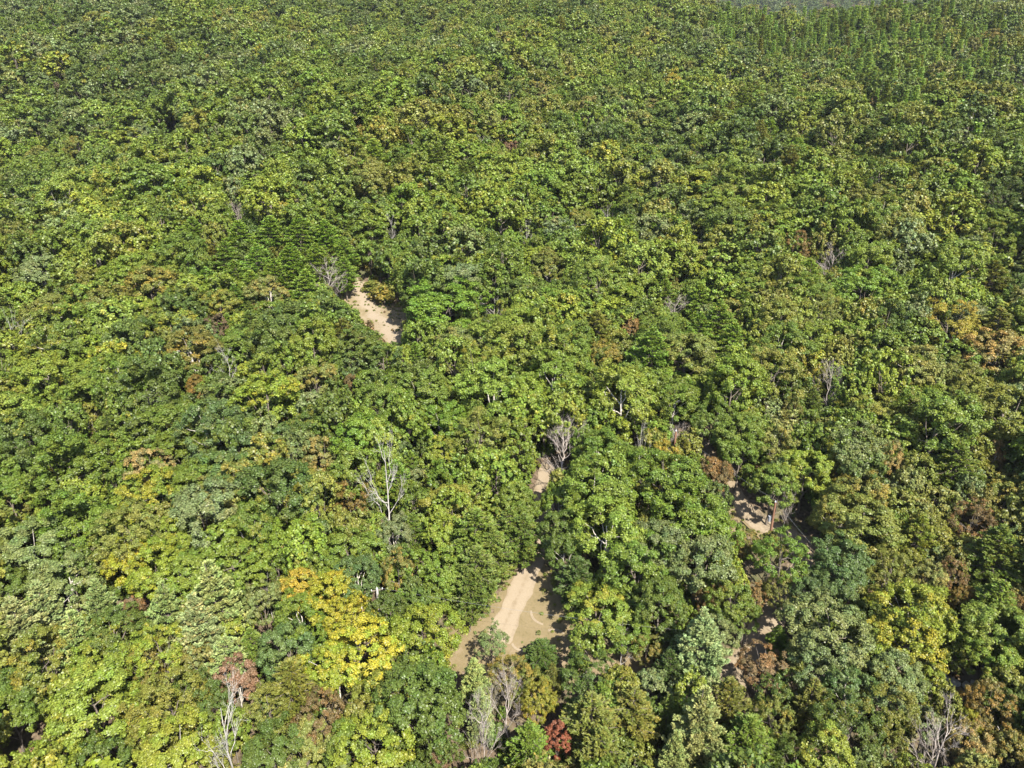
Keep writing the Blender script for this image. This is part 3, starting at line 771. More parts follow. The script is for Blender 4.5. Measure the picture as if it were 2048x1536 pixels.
for px, py, w in ((1440, 640, 70), (1400, 600, 62), (1490, 620, 60), (1462, 682, 66), (1395, 662, 60), (1330, 590, 50), (1500, 670, 50), (1430, 560, 50)):
    tr(px, py, w, P, 'grovepine', .2, None, None, 1.0, False)
# middle band, right
tr(1595, 498, 62, F_, 'orange', .25, "orange red round tree next to a bare grey tree", "orange red round tree")
tr(1893, 648, 106, F_, 'gold', .3, "broad golden yellow tree in the canopy", "broad golden yellow tree"); tr(1725, 578, 100, B, 'bright', .15)
tr(1628, 808, 42, P, 'pine', .1); tr(1672, 811, 38, P, 'bright', .05); tr(1984, 568, 82, P, 'olive', .15); tr(1987, 662, 92, P, 'olive', .25)
tr(1990, 708, 105, B, 'peach', .55); tr(1775, 930, 52, B, 'peach', .6, "narrow peach coloured tree", "narrow peach coloured tree", 1.15); tr(1990, 915, 34, B, 'orange', .4, "slim orange tree near the picture's edge", "slim orange tree", 1.2); tr(1912, 928, 90, P, 'light', .2)
tr(1717, 990, 100, B, 'olive', .5); tr(1940, 1040, 72, F_, 'rust', .5, "rust brown broad tree", None); tr(1587, 826, 42, F_, 'oliverust', .3); tr(2010, 990, 70, B, 'olive', .5); tr(1610, 940, 90, B, 'yelgreen', .2)
tr(1545, 900, 80, F_, 'olive', .4); tr(1480, 870, 95, B, 'green')
# upper band
tr(1021, 299, 32, B, 'pinkred', .2, "small pinkish red tree alone in the green canopy", "small pinkish red tree"); tr(118, 181, 26, B, 'purplebrown', .2, "purplish brown crown high on the slope", "purplish brown crown")
tr(1080, 191, 38, B, 'tan', .5); tr(1237, 146, 26, B, 'orange', .4); tr(1340, 166, 42, B, 'gold', .5, "golden orange crown uphill", "golden orange crown"); tr(1297, 215, 40, B, 'tan', .5); tr(1745, 216, 24, B, 'orange', .4, "small orange crown below the spire pines", "small orange crown"); tr(1590, 52, 20, B, 'gold', .4); tr(1402, 70, 22, B, 'yellow', .2, "bright yellow crown far uphill", "bright yellow crown")
tr(1985, 80, 44, B, 'oliverust', .6); tr(1730, 290, 56, P, 'bluegreen', .02, "bluish green pine below the spire pines", "bluish green pine"); tr(305, 56, 30, B, 'yelgreen', .4); tr(295, 12, 28, B, 'yelgreen', .4); tr(541, 10, 24, B, 'gold', .3); tr(275, 90, 40, B, 'oliverust', .3); tr(410, 125, 36, B, 'oliverust', .3)
tr(1510, 138, 32, B, 'orangebrown', .3); tr(722, 268, 26, B, 'orange', .3); tr(160, 300, 50, F_, 'olive', .5); tr(1150, 440, 50, B, 'olive', .45)

DEAD_ = []      # bare trees: x, y of the foot as seen, height seen, spread, shape, label, short name
def dd(px, py, hp, w, shape, label, lm): DEAD_.append((px, py, hp, w, shape, label, lm))
dd(42, 722, 92, 58, 'dead', "tall white dead tree at the picture's edge among green crowns", "white dead tree at the edge")
dd(466, 768, 66, 50, 'dead', "white dead tree with forked limbs beside the rusty olive tree", "white forked dead tree")
dd(183, 868, 42, 28, 'dead', "small grey dead tree poking out of the green canopy", "small grey dead tree")
dd(778, 1046, 140, 80, 'dead', "tall white dead tree with spreading limbs beside the orange brown tree", "tall white dead tree")
dd(467, 1560, 140, 110, 'dead', "white dead tree with spreading limbs at the bottom edge", "spreading white dead tree")
dd(1244, 1346, 72, 52, 'dead', "bare white sapling on the track below the grass clearing", "bare white sapling")
dd(1120, 932, 90, 92, 'twig', "big bare silvery tree over the shaded gap of the drive", "big bare silvery tree")
dd(1278, 930, 80, 30, 'dead', "slim grey dead trunk among green crowns", "slim grey dead trunk")
dd(1352, 892, 50, 46, 'twig', "bare brown twiggy tree at the top of the shaded lane", "bare twiggy tree")
dd(984, 640, 50, 50, 'dead', "grey dead tree beside the large bright green tree", "grey dead tree")
dd(1655, 556, 62, 66, 'twig', "bare grey bushy tree next to the orange red tree", "bare grey bushy tree")
dd(1654, 806, 85, 58, 'twig', "bare grey twiggy tree above two small pines", "grey twiggy tree")
dd(1397, 496, 42, 26, 'dead', "reddish bare dead tree in the far canopy", "reddish dead tree")
dd(1214, 446, 40, 26, 'dead', "pair of grey dead stems in the far canopy", "grey dead stems")
dd(1052, 492, 46, 24, 'dead', "grey dead tree beside a dark gap in the canopy", "grey dead tree by a gap")
dd(786, 486, 50, 26, 'dead', "grey dead tree uphill of the upper clearing", "grey dead tree uphill")
dd(476, 446, 42, 44, 'twig', "tan bare tree above the pine grove", "tan bare tree")
dd(962, 294, 24, 26, 'twig', "far grey bare tree near the pinkish red tree", "far grey bare tree")
dd(1852, 1560, 120, 120, 'twig', "broad grey bare tree at the bottom edge", "broad grey bare tree")
dd(968, 1530, 120, 84, 'twig', "grey bare multi branched tree below the young white pines", "grey bare tree at the bottom")
dd(1015, 1420, 80, 74, 'twig', "grey bare tree with thin twigs below the olive gold tree", "thin twigged grey tree")
dd(1572, 1020, 44, 40, 'twig', "pinkish grey bare tree beside the utility pole", "pinkish grey bare tree")
dd(538, 1190, 40, 30, 'dead', "small bare white tree behind the silvery pines", "small bare white tree")

# ------------------------------------------------------------------ place them
HASH = {}
CELL = 12.0
def hash_add(x, y, r): HASH.setdefault((int(x//CELL), int(y//CELL)), []).append((x, y, r))
def hash_ok(x, y, r, k):
    cx, cy_ = int(x//CELL), int(y//CELL)
    for i in (-1, 0, 1):
        for j in (-1, 0, 1):
            for (a, b, q) in HASH.get((cx+i, cy_+j), ()):
                if (a-x)**2+(b-y)**2 < (k*(r+q))**2: return False
    return True

ASPECT = {'broad': 9.0/14.0, 'fine': 9.0/14.0, 'pine': 7.0/14.0, 'white': 8.0/14.0, 'spire': 4.4/14.0, 'shrub': 3.0/2.6, 'twig': 7.0/11.0}
CEN = {'broad': 0.69, 'fine': 0.69, 'pine': 0.62, 'white': 0.60, 'spire': 0.62, 'shrub': 0.5, 'twig': 0.66}
def tree_height(shape, D):
    if shape in ('broad', 'fine'): return float(np.clip(4.6+D*0.75, 4.0, 16.0))
    if shape == 'pine': return float(np.clip(4.0+D*1.0, 3.5, 16.0))
    if shape == 'white': return float(np.clip(4.5+D*1.1, 5.0, 17.0))
    if shape == 'spire': return float(np.clip(3.6+D*1.6, 5.5, 13.0))
    if shape == 'shrub': return D*0.8
    return float(np.clip(4.0+D*0.95, 5.0, 15.0))

trees = []
for t in T_:
    hc = 9.0 if t['shape'] != 'shrub' else 1.2
    for _ in range(4):
        p, z = at(t['px'], t['py'], hc)
        D = t['w']*z/F_PX*1.13
        Hh = tree_height(t['shape'], D)*t['hk']
        hc = Hh*CEN[t['shape']]
    t.update(x=p[0], y=p[1], D=D, H=Hh, z=z, hand=True)
    trees.append(t)
    hash_add(p[0], p[1], D/2)
deads = []
for (px, py, hp, w, shape, label, lm) in DEAD_:
    # the foot is hidden by crowns in front: the lowest visible point of the trunk is a few metres up
    up = 0.5 if 'sapling' in label else 4.0
    p, z = at(px, py, up)
    q, zz = np.array(p), z
    dep = PITCH+math.atan((py-H_PX/2)/F_PX)
    Hh = up+hp*z/F_PX/max(math.cos(dep), 0.5)
    D = w*z/F_PX
    deads.append(dict(px=px, py=py-hp*0.5, w=w, shape=shape, label=label, lm=lm, x=p[0], y=p[1], z=z, D=D, H=Hh, hand=True, up=up, foot=py, hp=hp))
    hash_add(p[0], p[1], min(D/2*0.7, 2.0))

# protected views: open ground, and the trees one should see
prot = []
def protect_poly(pix, step=11, dz=1.5):
    a = np.array(pix); lo, hi = a.min(0), a.max(0)
    for x in np.arange(lo[0], hi[0], step):
        for y in np.arange(lo[1], hi[1], step):
            if in_poly(np.array([[x, y]]), a)[0]:
                prot.append((x, y, at(x, y)[1]-dz))
VIS = [[(708, 560), (735, 566), (748, 596), (765, 610), (810, 609), (806, 640), (800, 655), (812, 694), (786, 696), (756, 672), (728, 644), (690, 614), (680, 592), (700, 572)],
       [(1050, 1128), (1068, 1140), (1072, 1165), (1100, 1180), (1118, 1215), (1130, 1245), (1122, 1292), (1060, 1308), (1010, 1322), (960, 1336), (930, 1322), (932, 1250), (984, 1238), (1004, 1200), (1014, 1160), (1036, 1140)],
       [(1075, 945), (1095, 945), (1095, 1000), (1078, 1000)], [(1072, 1100), (1086, 1100), (1086, 1130), (1066, 1130)],
       [(1462, 1000), (1490, 1015), (1540, 1035), (1604, 1058), (1622, 1100), (1610, 1115), (1590, 1078), (1540, 1062), (1500, 1048), (1470, 1030)],
       [(1398, 890), (1412, 892), (1470, 975), (1500, 1010), (1480, 1014), (1440, 960)],
       [(1604, 1062), (1628, 1085), (1640, 1118), (1618, 1130)],
       [(1520, 1212), (1590, 1208), (1588, 1236), (1530, 1262)],
       [(1494, 1262), (1530, 1266), (1528, 1300), (1500, 1318), (1486, 1318)],
       [(1100, 1300), (1140, 1300), (1140, 1318), (1100, 1316)], [(1212, 1300), (1262, 1310), (1264, 1344), (1216, 1336)],
       [(1876, 1350), (1920, 1352), (1960, 1372), (1950, 1384), (1900, 1375)], [(1300, 1330), (1320, 1330), (1320, 1345), (1300, 1345)],
       [(528, 1320), (562, 1320), (562, 1352), (528, 1352)], [(534, 1268), (550, 1268), (548, 1290), (534, 1290)],
       [(748, 1170), (760, 1170), (760, 1210), (748, 1210)], [(18, 1016), (46, 1016), (46, 1030), (18, 1030)],
       [(330, 250), (362, 250), (362, 280), (330, 280)]]
for v in VIS: protect_poly(v)
for t in trees:
    if t['clear'] or t['w'] > 60:
        w = t['w']
        for (a, b) in ((0, 0), (-.28, 0), (.28, 0), (0, -.3), (0, .22), (-.2, .2), (.2, .2), (-.2, -.25), (.2, -.25)):
            prot.append((t['px']+a*w, t['py']+b*w, t['z']-0.5))
for t in deads:
    for f in (0.08, 0.3, 0.5, 0.7, 0.9):
        for s in (-.2, 0, .2):
            prot.append((t['px']+s*t['w']*f, t['foot']-f*t['hp'], t['z']+0.5))
PROT = np.array(prot)
LANES = [DRIVE, LANE, UPLANE]
OPEN = [np.asarray(CLEAR_UP), np.asarray(CLEAR_LOW), np.asarray(VERGE), np.asarray(BANK)]

# regional colour of the canopy
ANCH = [((200, 100), dict(green=.32, deep=.36, greygreen=.16, light=.05, olive=.08, yelgreen=.03)),
        ((1000, 100), dict(green=.40, deep=.20, light=.14, olive=.14, yelgreen=.06, greygreen=.06)),
        ((1800, 120), dict(green=.34, deep=.22, olive=.22, light=.10, greygreen=.08, oliverust=.04)),
        ((300, 350), dict(green=.42, deep=.16, light=.20, yelgreen=.10, greygreen=.08, olive=.04)),
        ((200, 750), dict(green=.34, yelgreen=.20, olive=.20, deep=.12, light=.14)),
        ((1000, 480), dict(green=.48, light=.22, deep=.12, bright=.06, yelgreen=.08, greygreen=.04)),
        ((1000, 780), dict(green=.40, light=.28, yelgreen=.14, bright=.08, deep=.06, olive=.04)),
        ((1750, 450), dict(green=.34, light=.26, deep=.12, olive=.12, greygreen=.10, yelgreen=.06)),
        ((1800, 780), dict(green=.20, olive=.32, greygreen=.14, light=.12, yelgreen=.12, tan=.07, deep=.03)),
        ((250, 1300), dict(yelgreen=.30, olive=.28, green=.20, deep=.12, greygreen=.10)),
        ((600, 1080), dict(green=.36, deep=.22, bluegreen=.12, light=.14, olive=.16)),
        ((1200, 1050), dict(green=.45, deep=.15, light=.20, greygreen=.14, olive=.06)),
        ((1100, 1420), dict(olive=.30, green=.25, deep=.25, yelgreen=.12, oliverust=.08)),
        ((1850, 1100), dict(olive=.34, yelgreen=.18, greygreen=.10, tan=.16, green=.10, oliverust=.12)),
        ((1750, 1400), dict(olive=.28, greygreen=.16, deep=.16, yelgreen=.20, oliverust=.14, tan=.06))]
def stand(x, y):
    return math.sin(x/23.0+1.3*math.sin(y/37.0))*math.sin(y/29.0+1.1*math.sin(x/41.0+2.0))
def region_colour(px, py, wx, wy):
    acc = {}
    for (a, d) in ANCH:
        w = 1.0/((a[0]-px)**2+((a[1]-py)*1.3)**2+90.0**2)**1.5
        for k, v in d.items(): acc[k] = acc.get(k, 0)+v*w
    dark = stand(wx, wy)
    for k in ('deep', 'bluegreen', 'greygreen'):
        if k in acc: acc[k] *= math.exp(1.3*dark)
    for k in ('light', 'yelgreen', 'bright', 'olive'):
        if k in acc: acc[k] *= math.exp(-1.1*dark)
    ks = list(acc); ws = [acc[k] for k in ks]
    return random.choices(ks, ws)[0]

SPIRES = [(1380, 60), (1460, 24), (1560, 22), (1700, 20), (1840, 12), (1990, 30), (2040, 60), (2010, 190), (1900, 290), (1760, 250), (1640, 160), (1520, 110)]
PINEZONES = [([(1360, 200), (1560, 190), (1620, 250), (1540, 300), (1380, 290)], .5), ([(1330, 520), (1510, 540), (1520, 700), (1380, 700)], .35),
             ([(430, 450), (700, 450), (700, 560), (600, 590), (440, 580)], .8), ([(560, 150), (760, 150), (800, 230), (600, 260)], .35),
             ([(1020, 1340), (1480, 1360), (1640, 1536), (1000, 1536)], .35), ([(1780, 1040), (2048, 1000), (2048, 1230), (1880, 1230)], .35),
             ([(1560, 340), (1760, 330), (1800, 400), (1600, 400)], .3)]
def project_n(x, y, h):
    return project(np.array([x, y, float(terrain_h(x, y))+h]))

def fill(n, dmin, dmax, ymax, k, small=False, spire=False, ymin=24):
    """Dart throwing over the wooded ground in view (and a margin round it)."""
    Y = ymin+(ymax-ymin)*np.sqrt(rng.random(n))
    half = 0.66*(Y+25)+22
    X = rng.uniform(-1, 1, n)*half
    Dm = rng.uniform(dmin, dmax, n)
    for x, y, D in zip(X, Y, Dm):
        D *= 1.0+0.16*math.sin(x/17.0+y/31.0)*math.sin(y/19.0-x/43.0)
        if not hash_ok(x, y, D/2, k): continue
        px, py, z = project_n(x, y, 9.0)
        inview = -150 < px < 2200 and py < 1800 and z > 5
        shape = 'broad'
        if spire and not (inview and in_poly(np.array([[px+random.gauss(0, 35), py+random.gauss(0, 14)]]), SPIRES)[0] and random.random() < 0.8): continue
        if inview:
            pt = np.array([[px+(random.gauss(0, 30) if not spire else 0), py+(random.gauss(0, 12) if not spire else 0)]])
            if in_poly(pt, SPIRES)[0] and random.random() < (1.0 if spire else 0.3):
                shape = 'spire'; D = D*(0.62 if not spire else 1.0)
            else:
                for poly, pr in PINEZONES:
                    if in_poly(pt, poly)[0] and random.random() < pr: shape = 'pine'; D *= 0.9
        if shape == 'broad':
            u = random.random()
            if u < 0.06: shape = 'pine'; D *= 0.85
            elif u < 0.18: shape = 'fine'
        Hh = tree_height(shape, D)*random.uniform(0.80, 1.28)*(0.85 if small else 1.0)
        g = np.array([[x, y]])
        if y < 290:
            if any(in_poly(g, o)[0] for o in OPEN): continue
            if any(seg_dist(g, l)[0] < 1.9 for l in LANES): continue
            cx, cy_, cz = project_n(x, y, Hh*CEN[shape])
            dep = PITCH+math.atan((cy_-H_PX/2)/F_PX)
            rx = D/2*F_PX/cz
            ry = 0.5*(0.62*Hh*math.cos(dep)+0.6*D*math.sin(dep))*F_PX/cz
            m = (((PROT[:, 0]-cx)/rx)**2+((PROT[:, 1]-cy_)/ry)**2 < 0.98) & (cz < PROT[:, 2]+1.5)
            if m.any(): continue
        if shape == 'spire': col = random.choices(['spirepine', 'pine', 'green', 'olive'], [.6, .2, .1, .1])[0]
        elif shape == 'pine': col = random.choices(['grovepine', 'pine', 'olive', 'light'], [.4, .25, .2, .15])[0]
        else: col = region_colour(px, py, x, y)
        hash_add(x, y, D/2)
        qx, qy, qz = project_n(x, y, Hh*CEN[shape])
        trees.append(dict(px=qx, py=qy, w=D*F_PX/qz if qz > 5 else 0, shape=shape, col=col, turn=random.choice([0, .05, .1, .15, .2, .3, .4]) if shape in ('broad', 'fine') else 0.0, label=None, lm=None,
                          x=x, y=y, D=D, H=Hh, z=qz, hand=False))
fill(16000, 3.0, 5.4, 440, 0.52, False, True, 180)
fill(26000, 8.0, 11.0, 620, 0.47)
fill(26000, 6.2, 8.2, 540, 0.44)
fill(30000, 4.4, 6.2, 420, 0.42)
fill(20000, 3.0, 4.2, 240, 0.40, True)

# ------------------------------------------------------------------ which of them are things of their own
def in_frame(t):
    return -0.2*t['w'] < t['px'] < W_PX+0.2*t['w'] and -0.2*t['w'] < t['py'] < H_PX+0.25*t['w'] and t['z'] > 5
kind_of = {'broad': 'broadleaf_tree', 'fine': 'broadleaf_tree', 'pine': 'pine_tree', 'white': 'pine_tree', 'spire': 'pine_tree', 'shrub': 'shrub', 'twig': 'dead_tree'}
LIMIT = 300
chosen, rest = [], []
for kind in ('broadleaf_tree', 'pine_tree', 'shrub', 'dead_tree'):
    ks = [t for t in trees if kind_of[t['shape']] == kind]
    vis = [t for t in ks if in_frame(t)]
    vis.sort(key=lambda t: (-int(t['hand']), -t['w']))
    sel = vis[:LIMIT]
    chosen += sel
    ids = {id(t) for t in sel}
    rest += [t for t in ks if id(t) not in ids]
print("trees", len(trees), "own", len(chosen), "mass", len(rest))

# ------------------------------------------------------------------ labels: by look, else by what it stands beside
LANDM = [(t['px'], t['py'], t['lm']) for t in trees+deads if t.get('lm')]
LANDM += [(750, 640, "upper sandy clearing"), (1040, 1230, "dry grass clearing"), (1550, 1030, "brown utility pole"), (755, 1190, "pale pole"), (1508, 1290, "bare soil bank"), (1910, 1365, "stony ground")]
ORD = ['', 'second', 'third', 'fourth', 'fifth', 'sixth', 'seventh', 'eighth', 'ninth', 'tenth', 'eleventh', 'twelfth', 'thirteenth', 'fourteenth', 'fifteenth', 'sixteenth', 'seventeenth', 'eighteenth', 'nineteenth', 'twentieth']
def describe(ts):
    groups = {}
    for t in ts:
        if t.get('label'): continue
        best = min(LANDM, key=lambda l: (l[0]-t['px'])**2+((l[1]-t['py'])*1.4)**2)
        dx, dy = t['px']-best[0], (t['py']-best[1])*1.4
        if abs(dx) > abs(dy): rel = "to the right of" if dx > 0 else "to the left of"
        else: rel = "downhill of" if dy > 0 else "uphill of"
        size = "broad " if t['D'] > 9.0 else ("small " if t['D'] < 5.5 else "")
        kind = {'broad': 'leafy tree', 'fine': 'fine tree', 'pine': 'pine', 'white': 'plumed pine', 'spire': 'narrow pine', 'shrub': 'bush', 'twig': 'bare tree'}[t['shape']]
        key = (size+WORD[t['col']]+" "+kind, rel, best[2])
        groups.setdefault(key, []).append((dx*dx+dy*dy, t))
    for (look, rel, lm), lst in groups.items():
        lst.sort(key=lambda q: q[0])
        for i, (_, t) in enumerate(lst):
            if len(lst) == 1: t['label'] = f"{look} {rel} the {lm}"
            elif i == 0: t['label'] = f"{look} closest {rel} the {lm}"
            elif i < len(ORD): t['label'] = f"{ORD[i]} {look} {rel} the {lm}"
            else: t['label'] = f"{look} further away {rel} the {lm}"
describe(chosen)

# ------------------------------------------------------------------ build the picked-out trees
GROUPN = {'broadleaf_tree': "broadleaf trees of the woods", 'pine_tree': "pines among the woods", 'shrub': "bushes at the clearing", 'dead_tree': "bare trees in the woods"}
def jitter_col(c, amt=0.12):
    v = random.uniform(1-amt, 1+amt)
    return (c[0]*v*random.uniform(0.94, 1.06), c[1]*v, c[2]*v*random.uniform(0.85, 1.15))
def place_bare(t):
    pr = random.choice(PROTO[t['shape']])
    e = bpy.data.objects.new("dead_tree", None); COL.objects.link(e)
    e.empty_display_size = 0.5
    e.location = (t['x'], t['y'], float(terrain_h(t['x'], t['y'])))
    e.rotation_euler = (0, 0, random.uniform(0, 6.28))
    e.scale = (t['D']/pr.D, t['D']/pr.D, t['H']/pr.H)
    tag(e, t['label'], "dead tree", GROUPN['dead_tree'])
    new_obj("trunk", pr.trunk, e)
    for lb in pr.limbs: new_obj("branch", lb, e)
def place_live(t):
    kind = kind_of[t['shape']]
    pr = random.choice(PROTO[t['shape']])
    e = bpy.data.objects.new(kind, None); COL.objects.link(e)
    e.empty_display_size = 0.5
    e.location = (t['x'], t['y'], float(terrain_h(t['x'], t['y'])))
    e.rotation_euler = (random.uniform(-.04, .04), random.uniform(-.04, .04), random.uniform(0, 6.28))
    s = t['D']/pr.D
    e.scale = (s*random.uniform(.93, 1.07), s*random.uniform(.93, 1.07), t['H']/pr.H)
    tag(e, t['label'], {'broadleaf_tree': 'tree', 'pine_tree': 'pine tree', 'shrub': 'bush'}[kind], GROUPN[kind])
    c = new_obj("crown" if kind != 'shrub' else "foliage", pr.crown, e)
    c.color = (*jitter_col(C[t['col']]), t['turn'])
    new_obj("trunk" if kind != 'shrub' else "stem", pr.trunk, e)
for t in chosen:
    if t['shape'] == 'twig': place_bare(t)
    else: place_live(t)
for t in deads: place_bare(t)

# ------------------------------------------------------------------ the rest of the forest as masses
def instance_tree():
    ng = bpy.data.node_groups.new("forest_mass", 'GeometryNodeTree')
    ng.interface.new_socket("Geometry", in_out='INPUT', socket_type='NodeSocketGeometry')
    ng.interface.new_socket("Geometry", in_out='OUTPUT', socket_type='NodeSocketGeometry')
    N = ng.nodes; L = ng.links
    gi = N.new("NodeGroupInput"); go = N.new("NodeGroupOutput")
    ci = N.new("GeometryNodeCollectionInfo")
    ci.inputs["Collection"].default_value = FAR_COL
    ci.inputs["Separate Children"].default_value = True
    ci.inputs["Reset Children"].default_value = True
    def attr(name, dt):
        a = N.new("GeometryNodeInputNamedAttribute"); a.data_type = dt; a.inputs["Name"].default_value = name
        return a.outputs["Attribute"]
    iop = N.new("GeometryNodeInstanceOnPoints")
    m2p = N.new("GeometryNodeMeshToPoints")
    L.new(gi.outputs[0], m2p.inputs["Mesh"])
    L.new(m2p.outputs[0], iop.inputs["Points"])
    L.new(ci.outputs[0], iop.inputs["Instance"])
    iop.inputs["Pick Instance"].default_value = True
    L.new(attr("shape", 'INT'), iop.inputs["Instance Index"])
    e2r = N.new("FunctionNodeEulerToRotation"); L.new(attr("turn_z", 'FLOAT_VECTOR'), e2r.inputs[0])
    L.new(e2r.outputs[0], iop.inputs["Rotation"])
    L.new(attr("size", 'FLOAT_VECTOR'), iop.inputs["Scale"])
    L.new(iop.outputs[0], go.inputs[0])
    return ng
NG = instance_tree()

def mass(name, label, pts, shape, rotz, size, col, turn):
    n = len(pts)
    me = bpy.data.meshes.new(name)
    me.vertices.add(n); me.vertices.foreach_set("co", np.asarray(pts, np.float32).ravel())
    a = me.attributes.new("shape", 'INT', 'POINT'); a.data.foreach_set("value", np.asarray(shape, np.int32))
    rv = np.zeros((n, 3), np.float32); rv[:, 2] = rotz
    a = me.attributes.new("turn_z", 'FLOAT_VECTOR', 'POINT'); a.data.foreach_set("vector", rv.ravel())
    a = me.attributes.new("size", 'FLOAT_VECTOR', 'POINT'); a.data.foreach_set("vector", np.asarray(size, np.float32).ravel())
    c4 = np.ones((n, 4), np.float32); c4[:, :3] = col
    a = me.attributes.new("tree_color", 'FLOAT_COLOR', 'POINT'); a.data.foreach_set("color", c4.ravel())
    a = me.attributes.new("turn", 'FLOAT', 'POINT'); a.data.foreach_set("value", np.asarray(turn, np.float32))
    me.update()
    o = new_obj(name, me)
    md = o.modifiers.new("forest_mass", 'NODES'); md.node_group = NG
    return tag(o, label, kind='stuff')

def mass_trees(name, label, ts):
    pts, sh, rz, sz, cl, tn = [], [], [], [], [], []
    for t in ts:
        z = t['z'] if t['z'] > 5 else 100
        key = {'broad': 'broad_mid' if z < 230 else 'broad_low', 'fine': 'fine_mid', 'pine': 'pine_mid', 'white': 'pine_mid', 'spire': 'spire_low'}[t['shape']]
        i, D, Hh = random.choice(FAR_INDEX[key])
        pts.append((t['x'], t['y'], float(terrain_h(t['x'], t['y']))-0.1)); sh.append(i); rz.append(random.uniform(0, 6.28))
        sz.append((t['D']/D*1.08, t['D']/D*1.08, t['H']/Hh*1.12)); cl.append(jitter_col(C[t['col']])); tn.append(t['turn'])
    mass(name, label, pts, sh, rz, sz, cl, tn)
mass_trees("broadleaf_forest", "unbroken green broadleaf canopy covering the hillside", [t for t in rest if kind_of[t['shape']] == 'broadleaf_tree'])
mass_trees("pine_forest", "many small pines scattered up the far hillside", [t for t in rest if kind_of[t['shape']] == 'pine_tree'])

# woods on the far hills beyond the crest
n = 7500
fy = rng.uniform(820, 1650, n); fx = rng.uniform(0.05, 0.78, n)*fy
fc = [jitter_col(C[random.choices(['bluegreen', 'deep', 'green', 'purplebrown', 'oliverust', 'greygreen'], [.25, .25, .15, .12, .1, .13])[0]]) for _ in range(n)]
fsz = rng.uniform(1.1, 1.8, n)
mass("far_hill_forest", "bluish wooded hill far beyond the crest", np.stack([fx, fy, terrain_h(fx, fy)-0.5], -1), rng.choice([i for i, _, _ in FAR_INDEX['broad_low']], n), rng.uniform(0, 6.28, n),
     np.stack([fsz, fsz, fsz*0.95], -1), fc, np.zeros(n))

# undergrowth
n = 15000
uy = 26+230*np.sqrt(rng.random(n)); ux = rng.uniform(-1, 1, n)*(0.66*(uy+25)+15)
g = np.stack([ux, uy], -1)
bad = np.zeros(n, bool)
for o in OPEN: bad |= in_poly(g, o)
for l in LANES: bad |= seg_dist(g, l) < 2.2
bad |= seg_dist(g, CROSS) < 1.3
ux, uy = ux[~bad], uy[~bad]; n = len(ux)
us = rng.uniform(0.45, 1.15, n)
uc = [jitter_col(C[random.choices(['green', 'deep', 'olive', 'oliverust', 'brown'], [.3, .25, .22, .13, .1])[0]]) for _ in range(n)]
mass("undergrowth", "low bushes and saplings under the trees", np.stack([ux, uy, terrain_h(ux, uy)-0.05], -1), rng.choice([i for i, _, _ in FAR_INDEX['bush']], n), rng.uniform(0, 6.28, n),
     np.stack([us, us, us*rng.uniform(0.7, 1.3, n)], -1), uc, rng.uniform(0, .5, n))

# weeds and grass tufts on the open ground, thickest at its edges
wx, wy = [], []
for o in OPEN+[np.asarray(TRACK_LOW)]:
    lo, hi = o.min(0), o.max(0)
    k = int((hi-lo).prod()*3.2)
    q = rng.uniform(lo, hi, (k, 2))
    q = q[in_poly(q, o)]
    edge = seg_dist(q, list(o)+[o[0]])
    q = q[rng.random(len(q)) < 0.16+0.84*np.exp(-(edge/1.1)**2)]
    for l in (DRIVE, LANE, CROSS): q = q[seg_dist(q, l) > 1.55]
    wx += q[:, 0].tolist(); wy += q[:, 1].tolist()
wx, wy = np.array(wx), np.array(wy); n = len(wx)
us = rng.uniform(0.08, 0.26, n)
uc = [jitter_col(C[random.choices(['olive', 'tan', 'oliverust', 'brown', 'greygreen'], [.3, .3, .15, .1, .15])[0]]) for _ in range(n)]
mass("weeds", "low dry weeds and grass tufts on the clearings", np.stack([wx, wy, terrain_h(wx, wy)], -1), rng.choice([i for i, _, _ in FAR_INDEX['bush']], n), rng.uniform(0, 6.28, n),
     np.stack([us, us, us*rng.uniform(0.6, 1.1, n)], -1), uc, rng.uniform(0, .4, n))

# ------------------------------------------------------------------ poles and wires
def cyl(p0, p1, r0, r1, sides=10, n=2, cap=True):
    V, F = tube_mesh([(np.linspace(np.asarray(p0, float), np.asarray(p1, float), max(n, 2)), np.linspace(r0, r1, max(n, 2)))], sides)
    V = V.tolist(); faces = F.reshape(-1, 4).tolist()
    if cap:
        faces.append(list(range(sides))[::-1]); faces.append(list(range(len(V)-sides, len(V))))
    return V, faces
def box(c, s):
    c = np.asarray(c, float); s = np.asarray(s, float)/2
    V = [(c+s*np.array(d)).tolist() for d in ((-1, -1, -1), (1, -1, -1), (1, 1, -1), (-1, 1, -1), (-1, -1, 1), (1, -1, 1), (1, 1, 1), (-1, 1, 1))]
    return V, [[0, 3, 2, 1], [4, 5, 6, 7], [0, 1, 5, 4], [1, 2, 6, 5], [2, 3, 7, 6], [3, 0, 4, 7]]
def part(name, vf, mat, parent):
    me = bpy.data.meshes.new(name); me.from_pydata(vf[0], [], vf[1]); me.materials.append(mat); me.update()
    return new_obj(name, me, parent)
